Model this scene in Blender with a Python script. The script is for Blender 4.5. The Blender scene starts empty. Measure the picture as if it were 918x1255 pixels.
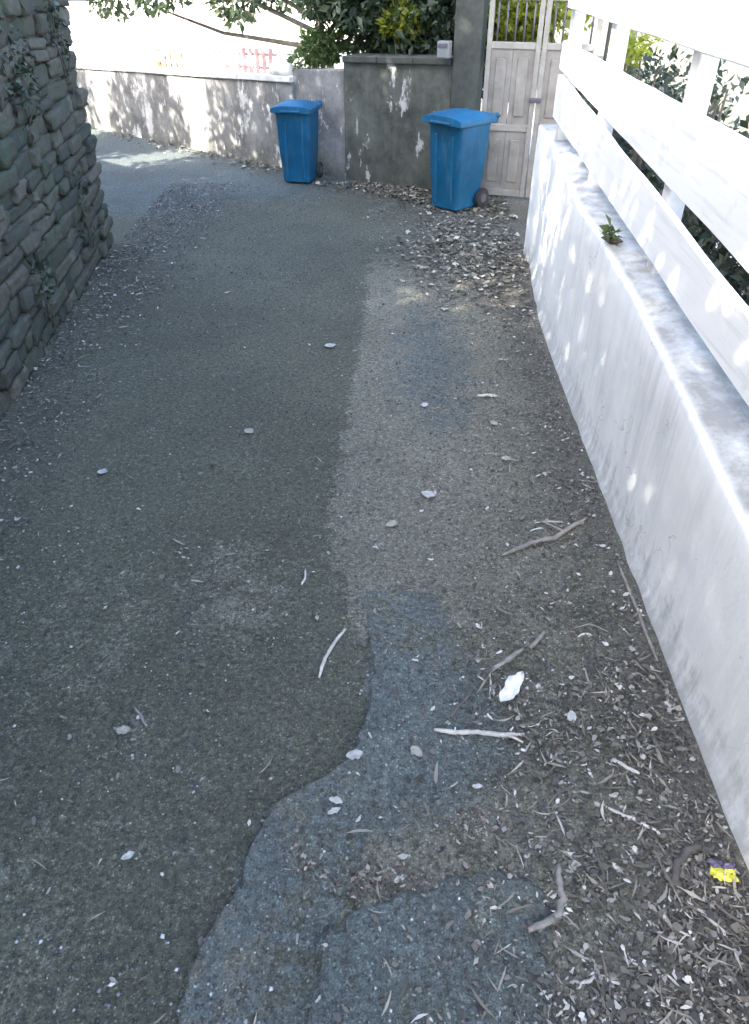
import bpy, bmesh, math, random
import numpy as np
from mathutils import Vector, Matrix, noise, Quaternion

random.seed(7); RNG = np.random.default_rng(7)
scene = bpy.context.scene
COL = scene.collection
R = math.radians

# ------------------------------------------------------------------ camera
cam = bpy.data.cameras.new('camera')
cam.sensor_fit = 'VERTICAL'; cam.sensor_height = 36.0; cam.lens = 26.19
cam.clip_start = 0.05; cam.clip_end = 600
camo = bpy.data.objects.new('camera', cam); COL.objects.link(camo)
camo.location = (0, 0, 2.05); camo.rotation_euler = (R(90 - 37), 0, 0)
scene.camera = camo

# ------------------------------------------------------------------ world, sun, exposure
SUN_EL = 39.0
SUN_H = Vector((-0.80, -0.60, 0)).normalized()
w = bpy.data.worlds.new('World'); scene.world = w; w.use_nodes = True
nt = w.node_tree; nt.nodes.clear()
sky = nt.nodes.new('ShaderNodeTexSky'); sky.sky_type = 'NISHITA'; sky.sun_disc = False
sky.sun_elevation = R(SUN_EL); sky.sun_rotation = math.atan2(SUN_H.x, SUN_H.y)
sky.air_density = 1.0; sky.dust_density = 2.5
bg = nt.nodes.new('ShaderNodeBackground'); bg.inputs[1].default_value = 0.15
wo = nt.nodes.new('ShaderNodeOutputWorld')
nt.links.new(sky.outputs[0], bg.inputs[0]); nt.links.new(bg.outputs[0], wo.inputs[0])
sl = bpy.data.lights.new('sun', 'SUN'); sl.energy = 3.0; sl.angle = R(0.6); sl.color = (1.0, 0.95, 0.86)
so = bpy.data.objects.new('sun', sl); COL.objects.link(so)
sdir = (SUN_H * math.cos(R(SUN_EL)) + Vector((0, 0, math.sin(R(SUN_EL)))))
so.rotation_mode = 'QUATERNION'; so.rotation_quaternion = sdir.to_track_quat('Z', 'Y'); so.location = (-20, -15, 25)
vs = scene.view_settings
vs.view_transform = 'Standard'; vs.look = 'None'; vs.gamma = 1.0; vs.exposure = 3.0; vs.use_curve_mapping = False

scene.cycles.max_bounces = 6; scene.cycles.diffuse_bounces = 3; scene.cycles.glossy_bounces = 2; scene.cycles.transmission_bounces = 3

# ------------------------------------------------------------------ materials
MATS = {}
def mat(name):
    m = bpy.data.materials.new(name); m.use_nodes = True
    MATS[name] = m
    t = m.node_tree
    b = t.nodes['Principled BSDF']
    return m, t, b
def N(t, kind, **kw):
    n = t.nodes.new(kind)
    for k, v in kw.items():
        if k in n.inputs: n.inputs[k].default_value = v
        else: setattr(n, k, v)
    return n
def ramp(t, stops, interp='LINEAR'):
    r = t.nodes.new('ShaderNodeValToRGB'); r.color_ramp.interpolation = interp
    e = r.color_ramp.elements
    while len(e) < len(stops): e.new(0.5)
    for el, (p, c) in zip(e, stops):
        el.position = p; el.color = (c[0], c[1], c[2], 1) if not isinstance(c, (int, float)) else (c, c, c, 1)
    return r
def mix(t, a, b, fac, kind='MIX'):
    m = t.nodes.new('ShaderNodeMix'); m.data_type = 'RGBA'; m.blend_type = kind
    for sock, v in ((m.inputs[0], fac), (m.inputs[6], a), (m.inputs[7], b)):
        if hasattr(v, 'is_output') or isinstance(v, bpy.types.NodeSocket): t.links.new(v, sock)
        elif isinstance(v, (int, float)): sock.default_value = v
        else: sock.default_value = (v[0], v[1], v[2], 1)
    return m.outputs[2]
def coords(t, scale=(1, 1, 1), world=True):
    if world:
        g = t.nodes.new('ShaderNodeNewGeometry'); o = g.outputs['Position']
    else:
        g = t.nodes.new('ShaderNodeTexCoord'); o = g.outputs['Object']
    mp = t.nodes.new('ShaderNodeMapping'); mp.inputs['Scale'].default_value = scale
    t.links.new(o, mp.inputs[0]); return mp.outputs[0]
def noise_tex(t, vec, scale, detail=4, rough=0.6):
    n = t.nodes.new('ShaderNodeTexNoise'); n.inputs['Scale'].default_value = scale
    n.inputs['Detail'].default_value = detail; n.inputs['Roughness'].default_value = rough
    t.links.new(vec, n.inputs['Vector']); return n.outputs['Fac']
def bump(t, b, h, strength, dist):
    n = t.nodes.new('ShaderNodeBump'); n.inputs['Strength'].default_value = strength; n.inputs['Distance'].default_value = dist
    t.links.new(h, n.inputs['Height']); t.links.new(n.outputs[0], b.inputs['Normal']); return n
def mathn(t, op, a, b=None):
    m = t.nodes.new('ShaderNodeMath'); m.operation = op
    for i, v in enumerate((a, b)):
        if v is None: continue
        if isinstance(v, (int, float)): m.inputs[i].default_value = v
        else: t.links.new(v, m.inputs[i])
    return m.outputs[0]

def asphalt(name, dark, pale, blue, brown):
    """Old asphalt: stones in binder, with dusty worn strips, blue-grey repairs, soil and painted skylight given by the mesh attribute 'wear'."""
    m, t, b = mat(name); v = coords(t)
    at = t.nodes.new('ShaderNodeVertexColor'); at.layer_name = 'wear_sky'
    z = t.nodes.new('ShaderNodeSeparateColor'); t.links.new(at.outputs['Color'], z.inputs[0])
    big = noise_tex(t, v, 0.9, 6, 0.65); mid = noise_tex(t, v, 5.5, 6, 0.7); mid2 = noise_tex(t, v, 13, 6, 0.75); fine = noise_tex(t, v, 210, 3, 0.75); sp = noise_tex(t, v, 48, 5, 0.85)
    def zone(sock, k):
        e = mathn(t, 'ADD', sock, mathn(t, 'MULTIPLY', mathn(t, 'SUBTRACT', mid, 0.5), k))
        e = mathn(t, 'ADD', e, mathn(t, 'MULTIPLY', mathn(t, 'SUBTRACT', sp, 0.5), k * 0.8))
        e = mathn(t, 'ADD', e, mathn(t, 'MULTIPLY', mathn(t, 'SUBTRACT', mid2, 0.5), k))
        r = ramp(t, [(0.30, 0), (0.66, 1)]); t.links.new(e, r.inputs[0]); return mathn(t, 'MULTIPLY', r.outputs[0], 0.9)
    c = mix(t, dark, pale, zone(z.outputs[0], 1.5)); c = mix(t, c, blue, zone(z.outputs[1], 1.7)); c = mix(t, c, brown, zone(z.outputs[2], 1.6))
    r0 = ramp(t, [(0.28, 0.72), (0.72, 1.28)]); t.links.new(big, r0.inputs[0]); c = mix(t, c, r0.outputs[0], 1.0, 'MULTIPLY')
    r1 = ramp(t, [(0.34, 0.42), (0.5, 0.98), (0.66, 1.7)]); t.links.new(sp, r1.inputs[0]); c = mix(t, c, r1.outputs[0], 0.95, 'MULTIPLY')
    dv = t.nodes.new('ShaderNodeMapping'); t.links.new(v, dv.inputs[0])
    wn_ = t.nodes.new('ShaderNodeTexNoise'); wn_.inputs['Scale'].default_value = 60; t.links.new(v, wn_.inputs['Vector'])
    va = t.nodes.new('ShaderNodeVectorMath'); va.operation = 'MULTIPLY_ADD'; t.links.new(wn_.outputs['Color'], va.inputs[0]); va.inputs[1].default_value = (0.012, 0.012, 0.012); t.links.new(v, va.inputs[2])
    vo = N(t, 'ShaderNodeTexVoronoi', Scale=115); t.links.new(va.outputs[0], vo.inputs['Vector'])
    sep = t.nodes.new('ShaderNodeSeparateColor'); t.links.new(vo.outputs['Color'], sep.inputs[0])
    core = ramp(t, [(0.15, 1), (0.55, 0)]); t.links.new(vo.outputs['Distance'], core.inputs[0])
    r2 = ramp(t, [(0.0, 0.3), (0.45, 0.85), (0.8, 1.5), (1.0, 2.8)]); t.links.new(sep.outputs[0], r2.inputs[0])
    c = mix(t, c, mix(t, c, r2.outputs[0], 1.0, 'MULTIPLY'), core.outputs[0])
    r3 = ramp(t, [(0.93, 0), (0.95, 1)]); t.links.new(sep.outputs[1], r3.inputs[0])
    c = mix(t, c, (0.27, 0.27, 0.245), mathn(t, 'MULTIPLY', mathn(t, 'MULTIPLY', r3.outputs[0], core.outputs[0]), 0.8))
    r4 = ramp(t, [(0.32, 0.6), (0.68, 1.4)]); t.links.new(fine, r4.inputs[0]); c = mix(t, c, r4.outputs[0], 0.9, 'MULTIPLY')
    t.links.new(c, b.inputs['Base Color']); b.inputs['Roughness'].default_value = 0.8
    h = mathn(t, 'ADD', mathn(t, 'MULTIPLY', vo.outputs['Distance'], -0.8), mathn(t, 'ADD', fine, mathn(t, 'MULTIPLY', sp, 3.0)))
    bump(t, b, h, 1.0, 0.011)
    return m
asphalt('asphalt', (0.126, 0.126, 0.086), (0.262, 0.245, 0.184), (0.145, 0.170, 0.158), (0.195, 0.180, 0.142))

def simple(name, c, rough=0.6, var=0.25, scale=6, bs=0.3, bd=0.004, bscale=60, spec=None, metallic=0):
    m, t, b = mat(name); v = coords(t)
    n = noise_tex(t, v, scale, 5, 0.65)
    lo = tuple(x * (1 - var) for x in c); hi = tuple(min(1, x * (1 + var)) for x in c)
    r = ramp(t, [(0.3, lo), (0.7, hi)]); t.links.new(n, r.inputs[0])
    t.links.new(r.outputs[0], b.inputs['Base Color'])
    b.inputs['Roughness'].default_value = rough; b.inputs['Metallic'].default_value = metallic
    if bs: bump(t, b, noise_tex(t, v, bscale, 4, 0.6), bs, bd)
    return m

# white painted masonry with rain streaks and splashed soil
def painted_wall(name, base, streak, soil, soil_h=0.22, streak_amt=0.5, sun_wash=None, top=(0.25, 0.25, 0.235), mottle=0.0):
    m, t, b = mat(name)
    v = coords(t); vs_ = coords(t, (16, 16, 0.9)); vl = coords(t, (4, 4, 1.0))
    st = noise_tex(t, vs_, 1.0, 5, 0.65); st2 = noise_tex(t, vl, 1.0, 4, 0.6); fine = noise_tex(t, v, 26, 5, 0.65)
    r = ramp(t, [(0.42, 0), (0.75, 1)]); t.links.new(st, r.inputs[0])
    r2 = ramp(t, [(0.35, 0), (0.7, 1)]); t.links.new(st2, r2.inputs[0])
    c = mix(t, base, streak, mathn(t, 'MULTIPLY', mathn(t, 'MULTIPLY', r.outputs[0], r2.outputs[0]), streak_amt))
    g = t.nodes.new('ShaderNodeNewGeometry'); sp = t.nodes.new('ShaderNodeSeparateXYZ'); t.links.new(g.outputs['Position'], sp.inputs[0])
    hh = mathn(t, 'ADD', mathn(t, 'DIVIDE', sp.outputs['Z'], soil_h), mathn(t, 'MULTIPLY', mathn(t, 'SUBTRACT', fine, 0.5), 1.3))
    hh = mathn(t, 'ADD', hh, mathn(t, 'MULTIPLY', mathn(t, 'SUBTRACT', st, 0.5), 3.0))
    r3 = ramp(t, [(0.0, 1), (0.8, 0)]); t.links.new(hh, r3.inputs[0])
    c = mix(t, c, soil, mathn(t, 'MULTIPLY', r3.outputs[0], 0.55))
    # weathered film of lichen on upward faces
    nz = t.nodes.new('ShaderNodeSeparateXYZ'); t.links.new(g.outputs['Normal'], nz.inputs[0])
    r4 = ramp(t, [(0.32, 0.55), (0.60, 1)]); t.links.new(noise_tex(t, v, 7, 5, 0.7), r4.inputs[0])
    r5 = ramp(t, [(0.6, 0), (0.95, 1)]); t.links.new(nz.outputs['Z'], r5.inputs[0])
    c = mix(t, c, top, mathn(t, 'MULTIPLY', r4.outputs[0], mathn(t, 'MULTIPLY', r5.outputs[0], 0.92)))
    if name == 'white_masonry':
        dst = t.nodes.new('ShaderNodeVectorMath'); dst.operation = 'MULTIPLY_ADD'; nn_ = t.nodes.new('ShaderNodeTexNoise'); nn_.inputs['Scale'].default_value = 5; nn_.inputs['Detail'].default_value = 6
        t.links.new(v, nn_.inputs['Vector']); t.links.new(nn_.outputs['Color'], dst.inputs[0]); dst.inputs[1].default_value = (0.5, 0.5, 0.5); t.links.new(v, dst.inputs[2])
        ve = N(t, 'ShaderNodeTexVoronoi', Scale=1.5); ve.feature = 'DISTANCE_TO_EDGE'; t.links.new(dst.outputs[0], ve.inputs['Vector'])
        rc = ramp(t, [(0.0, 1), (0.006, 0)]); t.links.new(ve.outputs['Distance'], rc.inputs[0])
        rk = ramp(t, [(0.5, 0), (0.6, 1)]); t.links.new(noise_tex(t, v, 2.1, 3, 0.6), rk.inputs[0])
        c = mix(t, c, (0.25, 0.25, 0.23), mathn(t, 'MULTIPLY', mathn(t, 'MULTIPLY', rc.outputs[0], rk.outputs[0]), 0.7))
        rp = ramp(t, [(0.70, 0), (0.715, 1)]); t.links.new(noise_tex(t, v, 14, 6, 0.7), rp.inputs[0])
        c = mix(t, c, (0.40, 0.385, 0.35), mathn(t, 'MULTIPLY', rp.outputs[0], 0.8))
    if mottle:
        rm = ramp(t, [(0.34, 1 - mottle), (0.5, 1.0), (0.68, 1 + mottle)]); t.links.new(noise_tex(t, v, 3.2, 7, 0.75), rm.inputs[0]); c = mix(t, c, rm.outputs[0], 1.0, 'MULTIPLY')
    if sun_wash:  # pale blotches: sun dapples put into the colour, along with leftover whitewash
        rw_ = ramp(t, [(sun_wash[1], 0), (sun_wash[1] + 0.05, 1)]); t.links.new(noise_tex(t, coords(t, (1.6, 1.6, 0.8)), 3.0, 8, 0.72), rw_.inputs[0]); c = mix(t, c, sun_wash[0], mathn(t, 'MULTIPLY', rw_.outputs[0], 0.85))
    t.links.new(c, b.inputs['Base Color']); b.inputs['Roughness'].default_value = 0.75
    bump(t, b, mathn(t, 'ADD', noise_tex(t, v, 45, 5, 0.7), noise_tex(t, v, 8, 3, 0.5)), 0.35, 0.006)
    return m
painted_wall('white_masonry', (0.83, 0.82, 0.78), (0.46, 0.47, 0.46), (0.20, 0.205, 0.185), 0.20, 0.8, None, (0.22, 0.21, 0.185), 0.07)
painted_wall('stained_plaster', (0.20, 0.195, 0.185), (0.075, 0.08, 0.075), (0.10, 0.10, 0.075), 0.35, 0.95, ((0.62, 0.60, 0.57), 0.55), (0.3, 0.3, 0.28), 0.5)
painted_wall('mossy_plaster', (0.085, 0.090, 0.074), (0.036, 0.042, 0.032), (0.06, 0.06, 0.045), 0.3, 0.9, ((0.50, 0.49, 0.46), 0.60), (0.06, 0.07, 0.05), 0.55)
painted_wall('house_render', (0.80, 0.78, 0.74), (0.66, 0.64, 0.60), (0.5, 0.48, 0.44), 0.15, 0.4)
simple('coping', (0.32, 0.32, 0.31), 0.85, 0.35, 7, 0.5, 0.006, 40)
simple('pale_coping', (0.62, 0.61, 0.58), 0.85, 0.2, 7, 0.5, 0.006, 40)
simple('dark_pier', (0.06, 0.066, 0.056), 0.9, 0.4, 6, 0.5, 0.006, 40)
m, t, b = mat('white_board'); v = coords(t, (40, 1.2, 40)); g1_ = noise_tex(t, v, 1.0, 6, 0.7); g2_ = noise_tex(t, coords(t), 9, 6, 0.75)
r = ramp(t, [(0.30, (0.70, 0.69, 0.66)), (0.48, (0.84, 0.83, 0.80))]); t.links.new(g1_, r.inputs[0])
r2 = ramp(t, [(0.60, 0), (0.72, 1)]); t.links.new(g2_, r2.inputs[0])
t.links.new(mix(t, r.outputs[0], (0.42, 0.41, 0.38), mathn(t, 'MULTIPLY', r2.outputs[0], 0.3)), b.inputs['Base Color']); b.inputs['Roughness'].default_value = 0.6
bump(t, b, g1_, 0.4, 0.004)
simple('post_paint', (0.60, 0.59, 0.57), 0.65, 0.15, 9, 0.3, 0.003, 60)
simple('gate_sheet', (0.235, 0.217, 0.190), 0.6, 0.28, 5, 0.25, 0.003, 25)
simple('gate_frame', (0.285, 0.268, 0.238), 0.55, 0.2, 9, 0.2, 0.002, 50)
simple('iron_bar', (0.10, 0.09, 0.11), 0.5, 0.3, 20, 0.2, 0.002, 60)
simple('rust', (0.20, 0.10, 0.05), 0.8, 0.4, 20, 0.3, 0.002, 60)
simple('red_paint', (0.62, 0.36, 0.33), 0.5, 0.2, 12, 0.1, 0.001, 60)
simple('letter_box', (0.20, 0.21, 0.205), 0.4, 0.1, 12, 0.1, 0.001, 60)
def bin_plastic(name, c):
    m, t, b = mat(name); v = coords(t); vo_ = coords(t, (1, 1, 1), False)
    r = ramp(t, [(0.3, tuple(x * 0.75 for x in c)), (0.7, tuple(x * 1.2 for x in c))]); t.links.new(noise_tex(t, v, 4, 5, 0.65), r.inputs[0])
    r2 = ramp(t, [(0.52, 0), (0.74, 1)]); t.links.new(noise_tex(t, coords(t, (14, 14, 2.5)), 1.0, 6, 0.75), r2.inputs[0])
    cc = mix(t, r.outputs[0], (0.16, 0.19, 0.20), mathn(t, 'MULTIPLY', r2.outputs[0], 0.45))
    r3 = ramp(t, [(0.66, 0), (0.70, 1)]); t.links.new(noise_tex(t, coords(t, (60, 60, 9)), 1.0, 4, 0.7), r3.inputs[0])
    cc = mix(t, cc, (0.10, 0.22, 0.32), mathn(t, 'MULTIPLY', r3.outputs[0], 0.6))
    t.links.new(cc, b.inputs['Base Color']); b.inputs['Roughness'].default_value = 0.55
    bump(t, b, noise_tex(t, v, 120, 4, 0.6), 0.12, 0.001)
bin_plastic('bin_blue', (0.0008, 0.098, 0.205))
simple('bin_blue_faded', (0.075, 0.115, 0.14), 0.5, 0.14, 5, 0.12, 0.001, 120)
simple('tyre', (0.03, 0.03, 0.03), 0.8, 0.2, 20, 0.2, 0.001, 80)
simple('terrain', (0.13, 0.125, 0.085), 0.95, 0.4, 3, 0.6, 0.02, 20)
simple('yard', (0.42, 0.41, 0.38), 0.9, 0.25, 2, 0.4, 0.01, 20)
simple('bark', (0.10, 0.085, 0.065), 0.95, 0.4, 14, 0.8, 0.02, 24)
simple('roof_tile', (0.30, 0.14, 0.09), 0.85, 0.3, 4, 0.4, 0.01, 14)
simple('shutter', (0.45, 0.52, 0.60), 0.6, 0.1, 9, 0.1, 0.001, 50)
simple('mortar', (0.075, 0.075, 0.066), 0.95, 0.35, 9, 0.8, 0.012, 34)
m, t, b = mat('glass'); b.inputs['Base Color'].default_value = (0.05, 0.06, 0.07, 1); b.inputs['Roughness'].default_value = 0.06

# rubble stone: every stone takes its own tone, moss in patches
m, t, b = mat('rubble'); v = coords(t)
oi = t.nodes.new('ShaderNodeObjectInfo')
r = ramp(t, [(0.0, (0.040, 0.045, 0.034)), (0.35, (0.058, 0.060, 0.045)), (0.7, (0.080, 0.073, 0.054)), (1.0, (0.115, 0.106, 0.082))]); t.links.new(oi.outputs['Random'], r.inputs[0])
n1 = noise_tex(t, v, 16, 6, 0.7); r1 = ramp(t, [(0.3, 0.6), (0.7, 1.35)]); t.links.new(n1, r1.inputs[0])
c = mix(t, r.outputs[0], r1.outputs[0], 1.0, 'MULTIPLY')
r2 = ramp(t, [(0.48, 0), (0.62, 1)]); t.links.new(noise_tex(t, v, 3.5, 5, 0.7), r2.inputs[0])
c = mix(t, c, (0.045, 0.066, 0.036), mathn(t, 'MULTIPLY', r2.outputs[0], 0.75))
r4 = ramp(t, [(0.64, 0), (0.70, 1)]); t.links.new(noise_tex(t, v, 11, 6, 0.75), r4.inputs[0]); c = mix(t, c, (0.19, 0.19, 0.155), mathn(t, 'MULTIPLY', r4.outputs[0], 0.55))
t.links.new(c, b.inputs['Base Color']); b.inputs['Roughness'].default_value = 0.92
bump(t, b, mathn(t, 'ADD', n1, mathn(t, 'MULTIPLY', noise_tex(t, v, 70, 4, 0.7), 0.5)), 0.9, 0.02)

def leafmat(name, stops, trans=0.35, rough=0.5):
    m, t, b = mat(name)
    g = t.nodes.new('ShaderNodeNewGeometry')
    r = ramp(t, stops); t.links.new(g.outputs['Random Per Island'], r.inputs[0])
    t.links.new(r.outputs[0], b.inputs['Base Color']); b.inputs['Roughness'].default_value = rough
    if trans:
        tr = t.nodes.new('ShaderNodeBsdfTranslucent')
        bb = mix(t, r.outputs[0], (1.6, 1.7, 0.8), 0.6, 'MULTIPLY'); t.links.new(bb, tr.inputs[0])
        ms = t.nodes.new('ShaderNodeMixShader'); ms.inputs[0].default_value = trans
        t.links.new(b.outputs[0], ms.inputs[1]); t.links.new(tr.outputs[0], ms.inputs[2])
        t.links.new(ms.outputs[0], t.nodes['Material Output'].inputs[0])
    return m
leafmat('leaf_dark', [(0, (0.028, 0.050, 0.032)), (0.6, (0.055, 0.085, 0.045)), (1, (0.10, 0.13, 0.075))])
leafmat('leaf_hedge', [(0, (0.016, 0.028, 0.018)), (0.6, (0.032, 0.048, 0.030)), (1, (0.055, 0.07, 0.045))], 0.15)
leafmat('leaf_mid', [(0, (0.05, 0.085, 0.03)), (0.6, (0.085, 0.13, 0.04)), (1, (0.13, 0.17, 0.06))])
leafmat('leaf_yellow', [(0, (0.12, 0.16, 0.02)), (0.5, (0.22, 0.25, 0.03)), (1, (0.34, 0.34, 0.05))], 0.45)
leafmat('flower_yellow', [(0, (0.20, 0.22, 0.05)), (0.5, (0.30, 0.29, 0.10)), (1, (0.42, 0.38, 0.16))], 0.3)
leafmat('litter', [(0, (0.030, 0.028, 0.024)), (0.42, (0.075, 0.068, 0.058)), (0.75, (0.135, 0.12, 0.098)), (0.90, (0.27, 0.25, 0.215)), (1, (0.52, 0.50, 0.45))], 0.0, 0.8)
leafmat('litter_straw', [(0, (0.06, 0.052, 0.04)), (0.5, (0.15, 0.13, 0.10)), (0.88, (0.26, 0.235, 0.19)), (1, (0.45, 0.42, 0.36))], 0.0, 0.8)
leafmat('litter_tan', [(0, (0.05, 0.042, 0.03)), (0.5, (0.11, 0.098, 0.07)), (0.84, (0.21, 0.19, 0.14)), (1, (0.50, 0.48, 0.38))], 0.0, 0.8)
leafmat('litter_brown', [(0, (0.05, 0.04, 0.032)), (0.5, (0.115, 0.09, 0.072)), (1, (0.30, 0.25, 0.21))], 0.0, 0.8)
leafmat('grit', [(0, (0.04, 0.042, 0.042)), (0.6, (0.10, 0.10, 0.10)), (0.9, (0.22, 0.22, 0.21)), (1, (0.50, 0.50, 0.48))], 0.0, 0.85)
simple('twig_pale', (0.42, 0.39, 0.34), 0.8, 0.3, 40, 0.5, 0.002, 160)
simple('twig_grey', (0.20, 0.18, 0.155), 0.85, 0.35, 40, 0.6, 0.002, 160)
simple('twig_dark', (0.085, 0.075, 0.065), 0.85, 0.35, 40, 0.6, 0.002, 160)
simple('leaf_white', (0.66, 0.65, 0.61), 0.7, 0.25, 45, 0.4, 0.002, 120)
simple('leaf_bleached', (0.36, 0.345, 0.31), 0.7, 0.4, 45, 0.4, 0.002, 120)
simple('leaf_buff', (0.28, 0.26, 0.215), 0.75, 0.3, 30, 0.4, 0.002, 120)
simple('wrapper_yellow', (0.55, 0.52, 0.06), 0.3, 0.3, 40, 0.4, 0.003, 60)
simple('wrapper_violet', (0.085, 0.065, 0.12), 0.3, 0.2, 40, 0.4, 0.003, 60)

# ------------------------------------------------------------------ helpers
def tag(o, label=None, cat=None, group=None, kind=None):
    if label: o['label'] = label
    if cat: o['category'] = cat
    if group: o['group'] = group
    if kind: o['kind'] = kind
    return o
def empty(name, loc=(0, 0, 0), rz=0, label=None, cat=None, group=None):
    o = bpy.data.objects.new(name, None); COL.objects.link(o); o.location = loc; o.rotation_euler = (0, 0, rz)
    o.empty_display_size = 0.1
    return tag(o, label, cat, group)
def link(name, me, material, parent=None, smooth=False):
    if material: me.materials.append(MATS[material]) if len(me.materials) == 0 else None
    if smooth: me.polygons.foreach_set('use_smooth', [True] * len(me.polygons))
    o = bpy.data.objects.new(name, me); COL.objects.link(o)
    if parent: o.parent = parent
    return o
def pyd(name, verts, faces, material, parent=None, smooth=False):
    me = bpy.data.meshes.new(name); me.from_pydata([tuple(v) for v in verts], [], faces); me.update()
    bm = bmesh.new(); bm.from_mesh(me); bmesh.ops.recalc_face_normals(bm, faces=bm.faces); bm.to_mesh(me); bm.free()
    return link(name, me, material, parent, smooth)
def bmobj(name, bm, material, parent=None, smooth=False):
    me = bpy.data.meshes.new(name); bmesh.ops.recalc_face_normals(bm, faces=bm.faces); bm.to_mesh(me); bm.free()
    return link(name, me, material, parent, smooth)
def bbox(bm, lo, hi, bev=0.0, M=None, seg=2):
    g = bmesh.ops.create_cube(bm, size=1.0); vs_ = g['verts']
    c = [(a + b_) / 2 for a, b_ in zip(lo, hi)]; s = [abs(b_ - a) for a, b_ in zip(lo, hi)]
    for v in vs_: v.co = Vector((c[0] + v.co.x * s[0], c[1] + v.co.y * s[1], c[2] + v.co.z * s[2]))
    if bev > 0:
        es = list({e for v in vs_ for e in v.link_edges})
        r_ = bmesh.ops.bevel(bm, geom=es, offset=bev, segments=seg, affect='EDGES', profile=0.5)
        vs_ = list({v for f in r_['faces'] for v in f.verts} | {v for v in vs_ if v.is_valid})
    if M:
        for v in vs_: v.co = M @ v.co
    return vs_
def box(name, lo, hi, material, parent=None, bev=0.006, M=None, smooth=False):
    bm = bmesh.new(); bbox(bm, lo, hi, bev, M); return bmobj(name, bm, material, parent, smooth)
def tube_mesh(bm, pts, radii, n=6, cap=True):
    pts = [Vector(p) for p in pts]; rings = []
    for i, p in enumerate(pts):
        d = (pts[min(i + 1, len(pts) - 1)] - pts[max(i - 1, 0)]).normalized()
        a = d.orthogonal().normalized() if i == 0 else (prev - d * prev.dot(d)).normalized()
        prev = a; b_ = d.cross(a)
        rings.append([bm.verts.new(p + (a * math.cos(2 * math.pi * k / n) + b_ * math.sin(2 * math.pi * k / n)) * radii[i]) for k in range(n)])
    for r0, r1 in zip(rings, rings[1:]):
        for k in range(n): bm.faces.new((r0[k], r0[(k + 1) % n], r1[(k + 1) % n], r1[k]))
    if cap: bm.faces.new(rings[0][::-1]); bm.faces.new(rings[-1])
def tube(name, pts, radii, material, parent=None, n=8, smooth=True):
    bm = bmesh.new(); tube_mesh(bm, pts, radii, n); return bmobj(name, bm, material, parent, smooth)
def interp(x, tab):
    return float(np.interp(x, [a for a, _ in tab], [b_ for _, b_ in tab]))
def fast_mesh(name, V, F, material, parent=None, smooth=False):
    V = np.asarray(V, np.float32); F = np.asarray(F, np.int32); k = F.shape[1]
    me = bpy.data.meshes.new(name); me.vertices.add(len(V)); me.vertices.foreach_set('co', V.ravel())
    me.loops.add(F.size); me.loops.foreach_set('vertex_index', F.ravel())
    me.polygons.add(len(F)); me.polygons.foreach_set('loop_start', np.arange(0, F.size, k, dtype=np.int32))
    me.update(calc_edges=True); me.validate()
    return link(name, me, material, parent, smooth)

# ------------------------------------------------------------------ leaf clouds
def leaf_cloud(centers, dirs, size, aspect=0.5, fold=0.25, jitter=0.35):
    """Folded leaf-shaped pieces (two quads each) at points, axis random about dirs."""
    n = len(centers); C_ = np.asarray(centers)
    ax = RNG.normal(size=(n, 3)) + np.asarray(dirs) * 0.9; ax /= np.linalg.norm(ax, axis=1)[:, None] + 1e-9
    up = RNG.normal(size=(n, 3)) + np.array([0, 0, 1.0]); up -= ax * (up * ax).sum(1)[:, None]; up /= np.linalg.norm(up, axis=1)[:, None] + 1e-9
    sd = np.cross(ax, up); s = size * (1 + jitter * RNG.normal(size=n)).clip(0.4, 2.0)
    s = s[:, None]; wd = s * aspect * 0.5; f = wd * fold
    p0 = C_; p1 = C_ + ax * s * 0.45 + sd * wd + up * f; p2 = C_ + ax * s - up * s * 0.08; p3 = C_ + ax * s * 0.45 - sd * wd + up * f
    pm = C_ + ax * s * 0.5 - up * f * 0.2
    V = np.stack([p0, p1, p2, p3, pm], 1).reshape(-1, 3)
    b_ = (np.arange(n) * 5)[:, None]
    F = np.concatenate([b_ + np.array([[0, 1, 4]]), b_ + np.array([[1, 2, 4]]), b_ + np.array([[0, 4, 3]]), b_ + np.array([[4, 2, 3]])], 0)
    return V, F
def blob_points(blobs, n, shell=0.55, clump=0.0, clump_n=0):
    vol = np.array([b_[1][0] * b_[1][1] * b_[1][2] for b_ in blobs]) ** 0.72; vol /= vol.sum()
    which = RNG.choice(len(blobs), n, p=vol)
    d = RNG.normal(size=(n, 3)); d /= np.linalg.norm(d, axis=1)[:, None]
    rr = RNG.random(n) ** (1 / 3.0); rr = np.where(RNG.random(n) < shell, 0.75 + 0.3 * RNG.random(n), rr)
    c = np.array([b_[0] for b_ in blobs])[which]; ra = np.array([b_[1] for b_ in blobs])[which]
    P = c + d * rr[:, None] * ra
    return P, d
def blobs_in(center, radii, n, rmin, rmax):
    out = []
    for _ in range(n):
        d = RNG.normal(size=3); d /= np.linalg.norm(d); rr = RNG.random() ** 0.45
        s = rmin + (rmax - rmin) * RNG.random()
        out.append((np.array(center) + d * rr * np.array(radii), (s, s, s * 0.75)))
    return out
def foliage(name, blobs, n, size, material, parent=None, aspect=0.5, zmin=None):
    P, d = blob_points(blobs, n)
    if zmin is not None:
        k = P[:, 2] > zmin; P = P[k]; d = d[k]
    V, F = leaf_cloud(P, d, size, aspect)
    return fast_mesh(name, V, F, material, parent)

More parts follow.
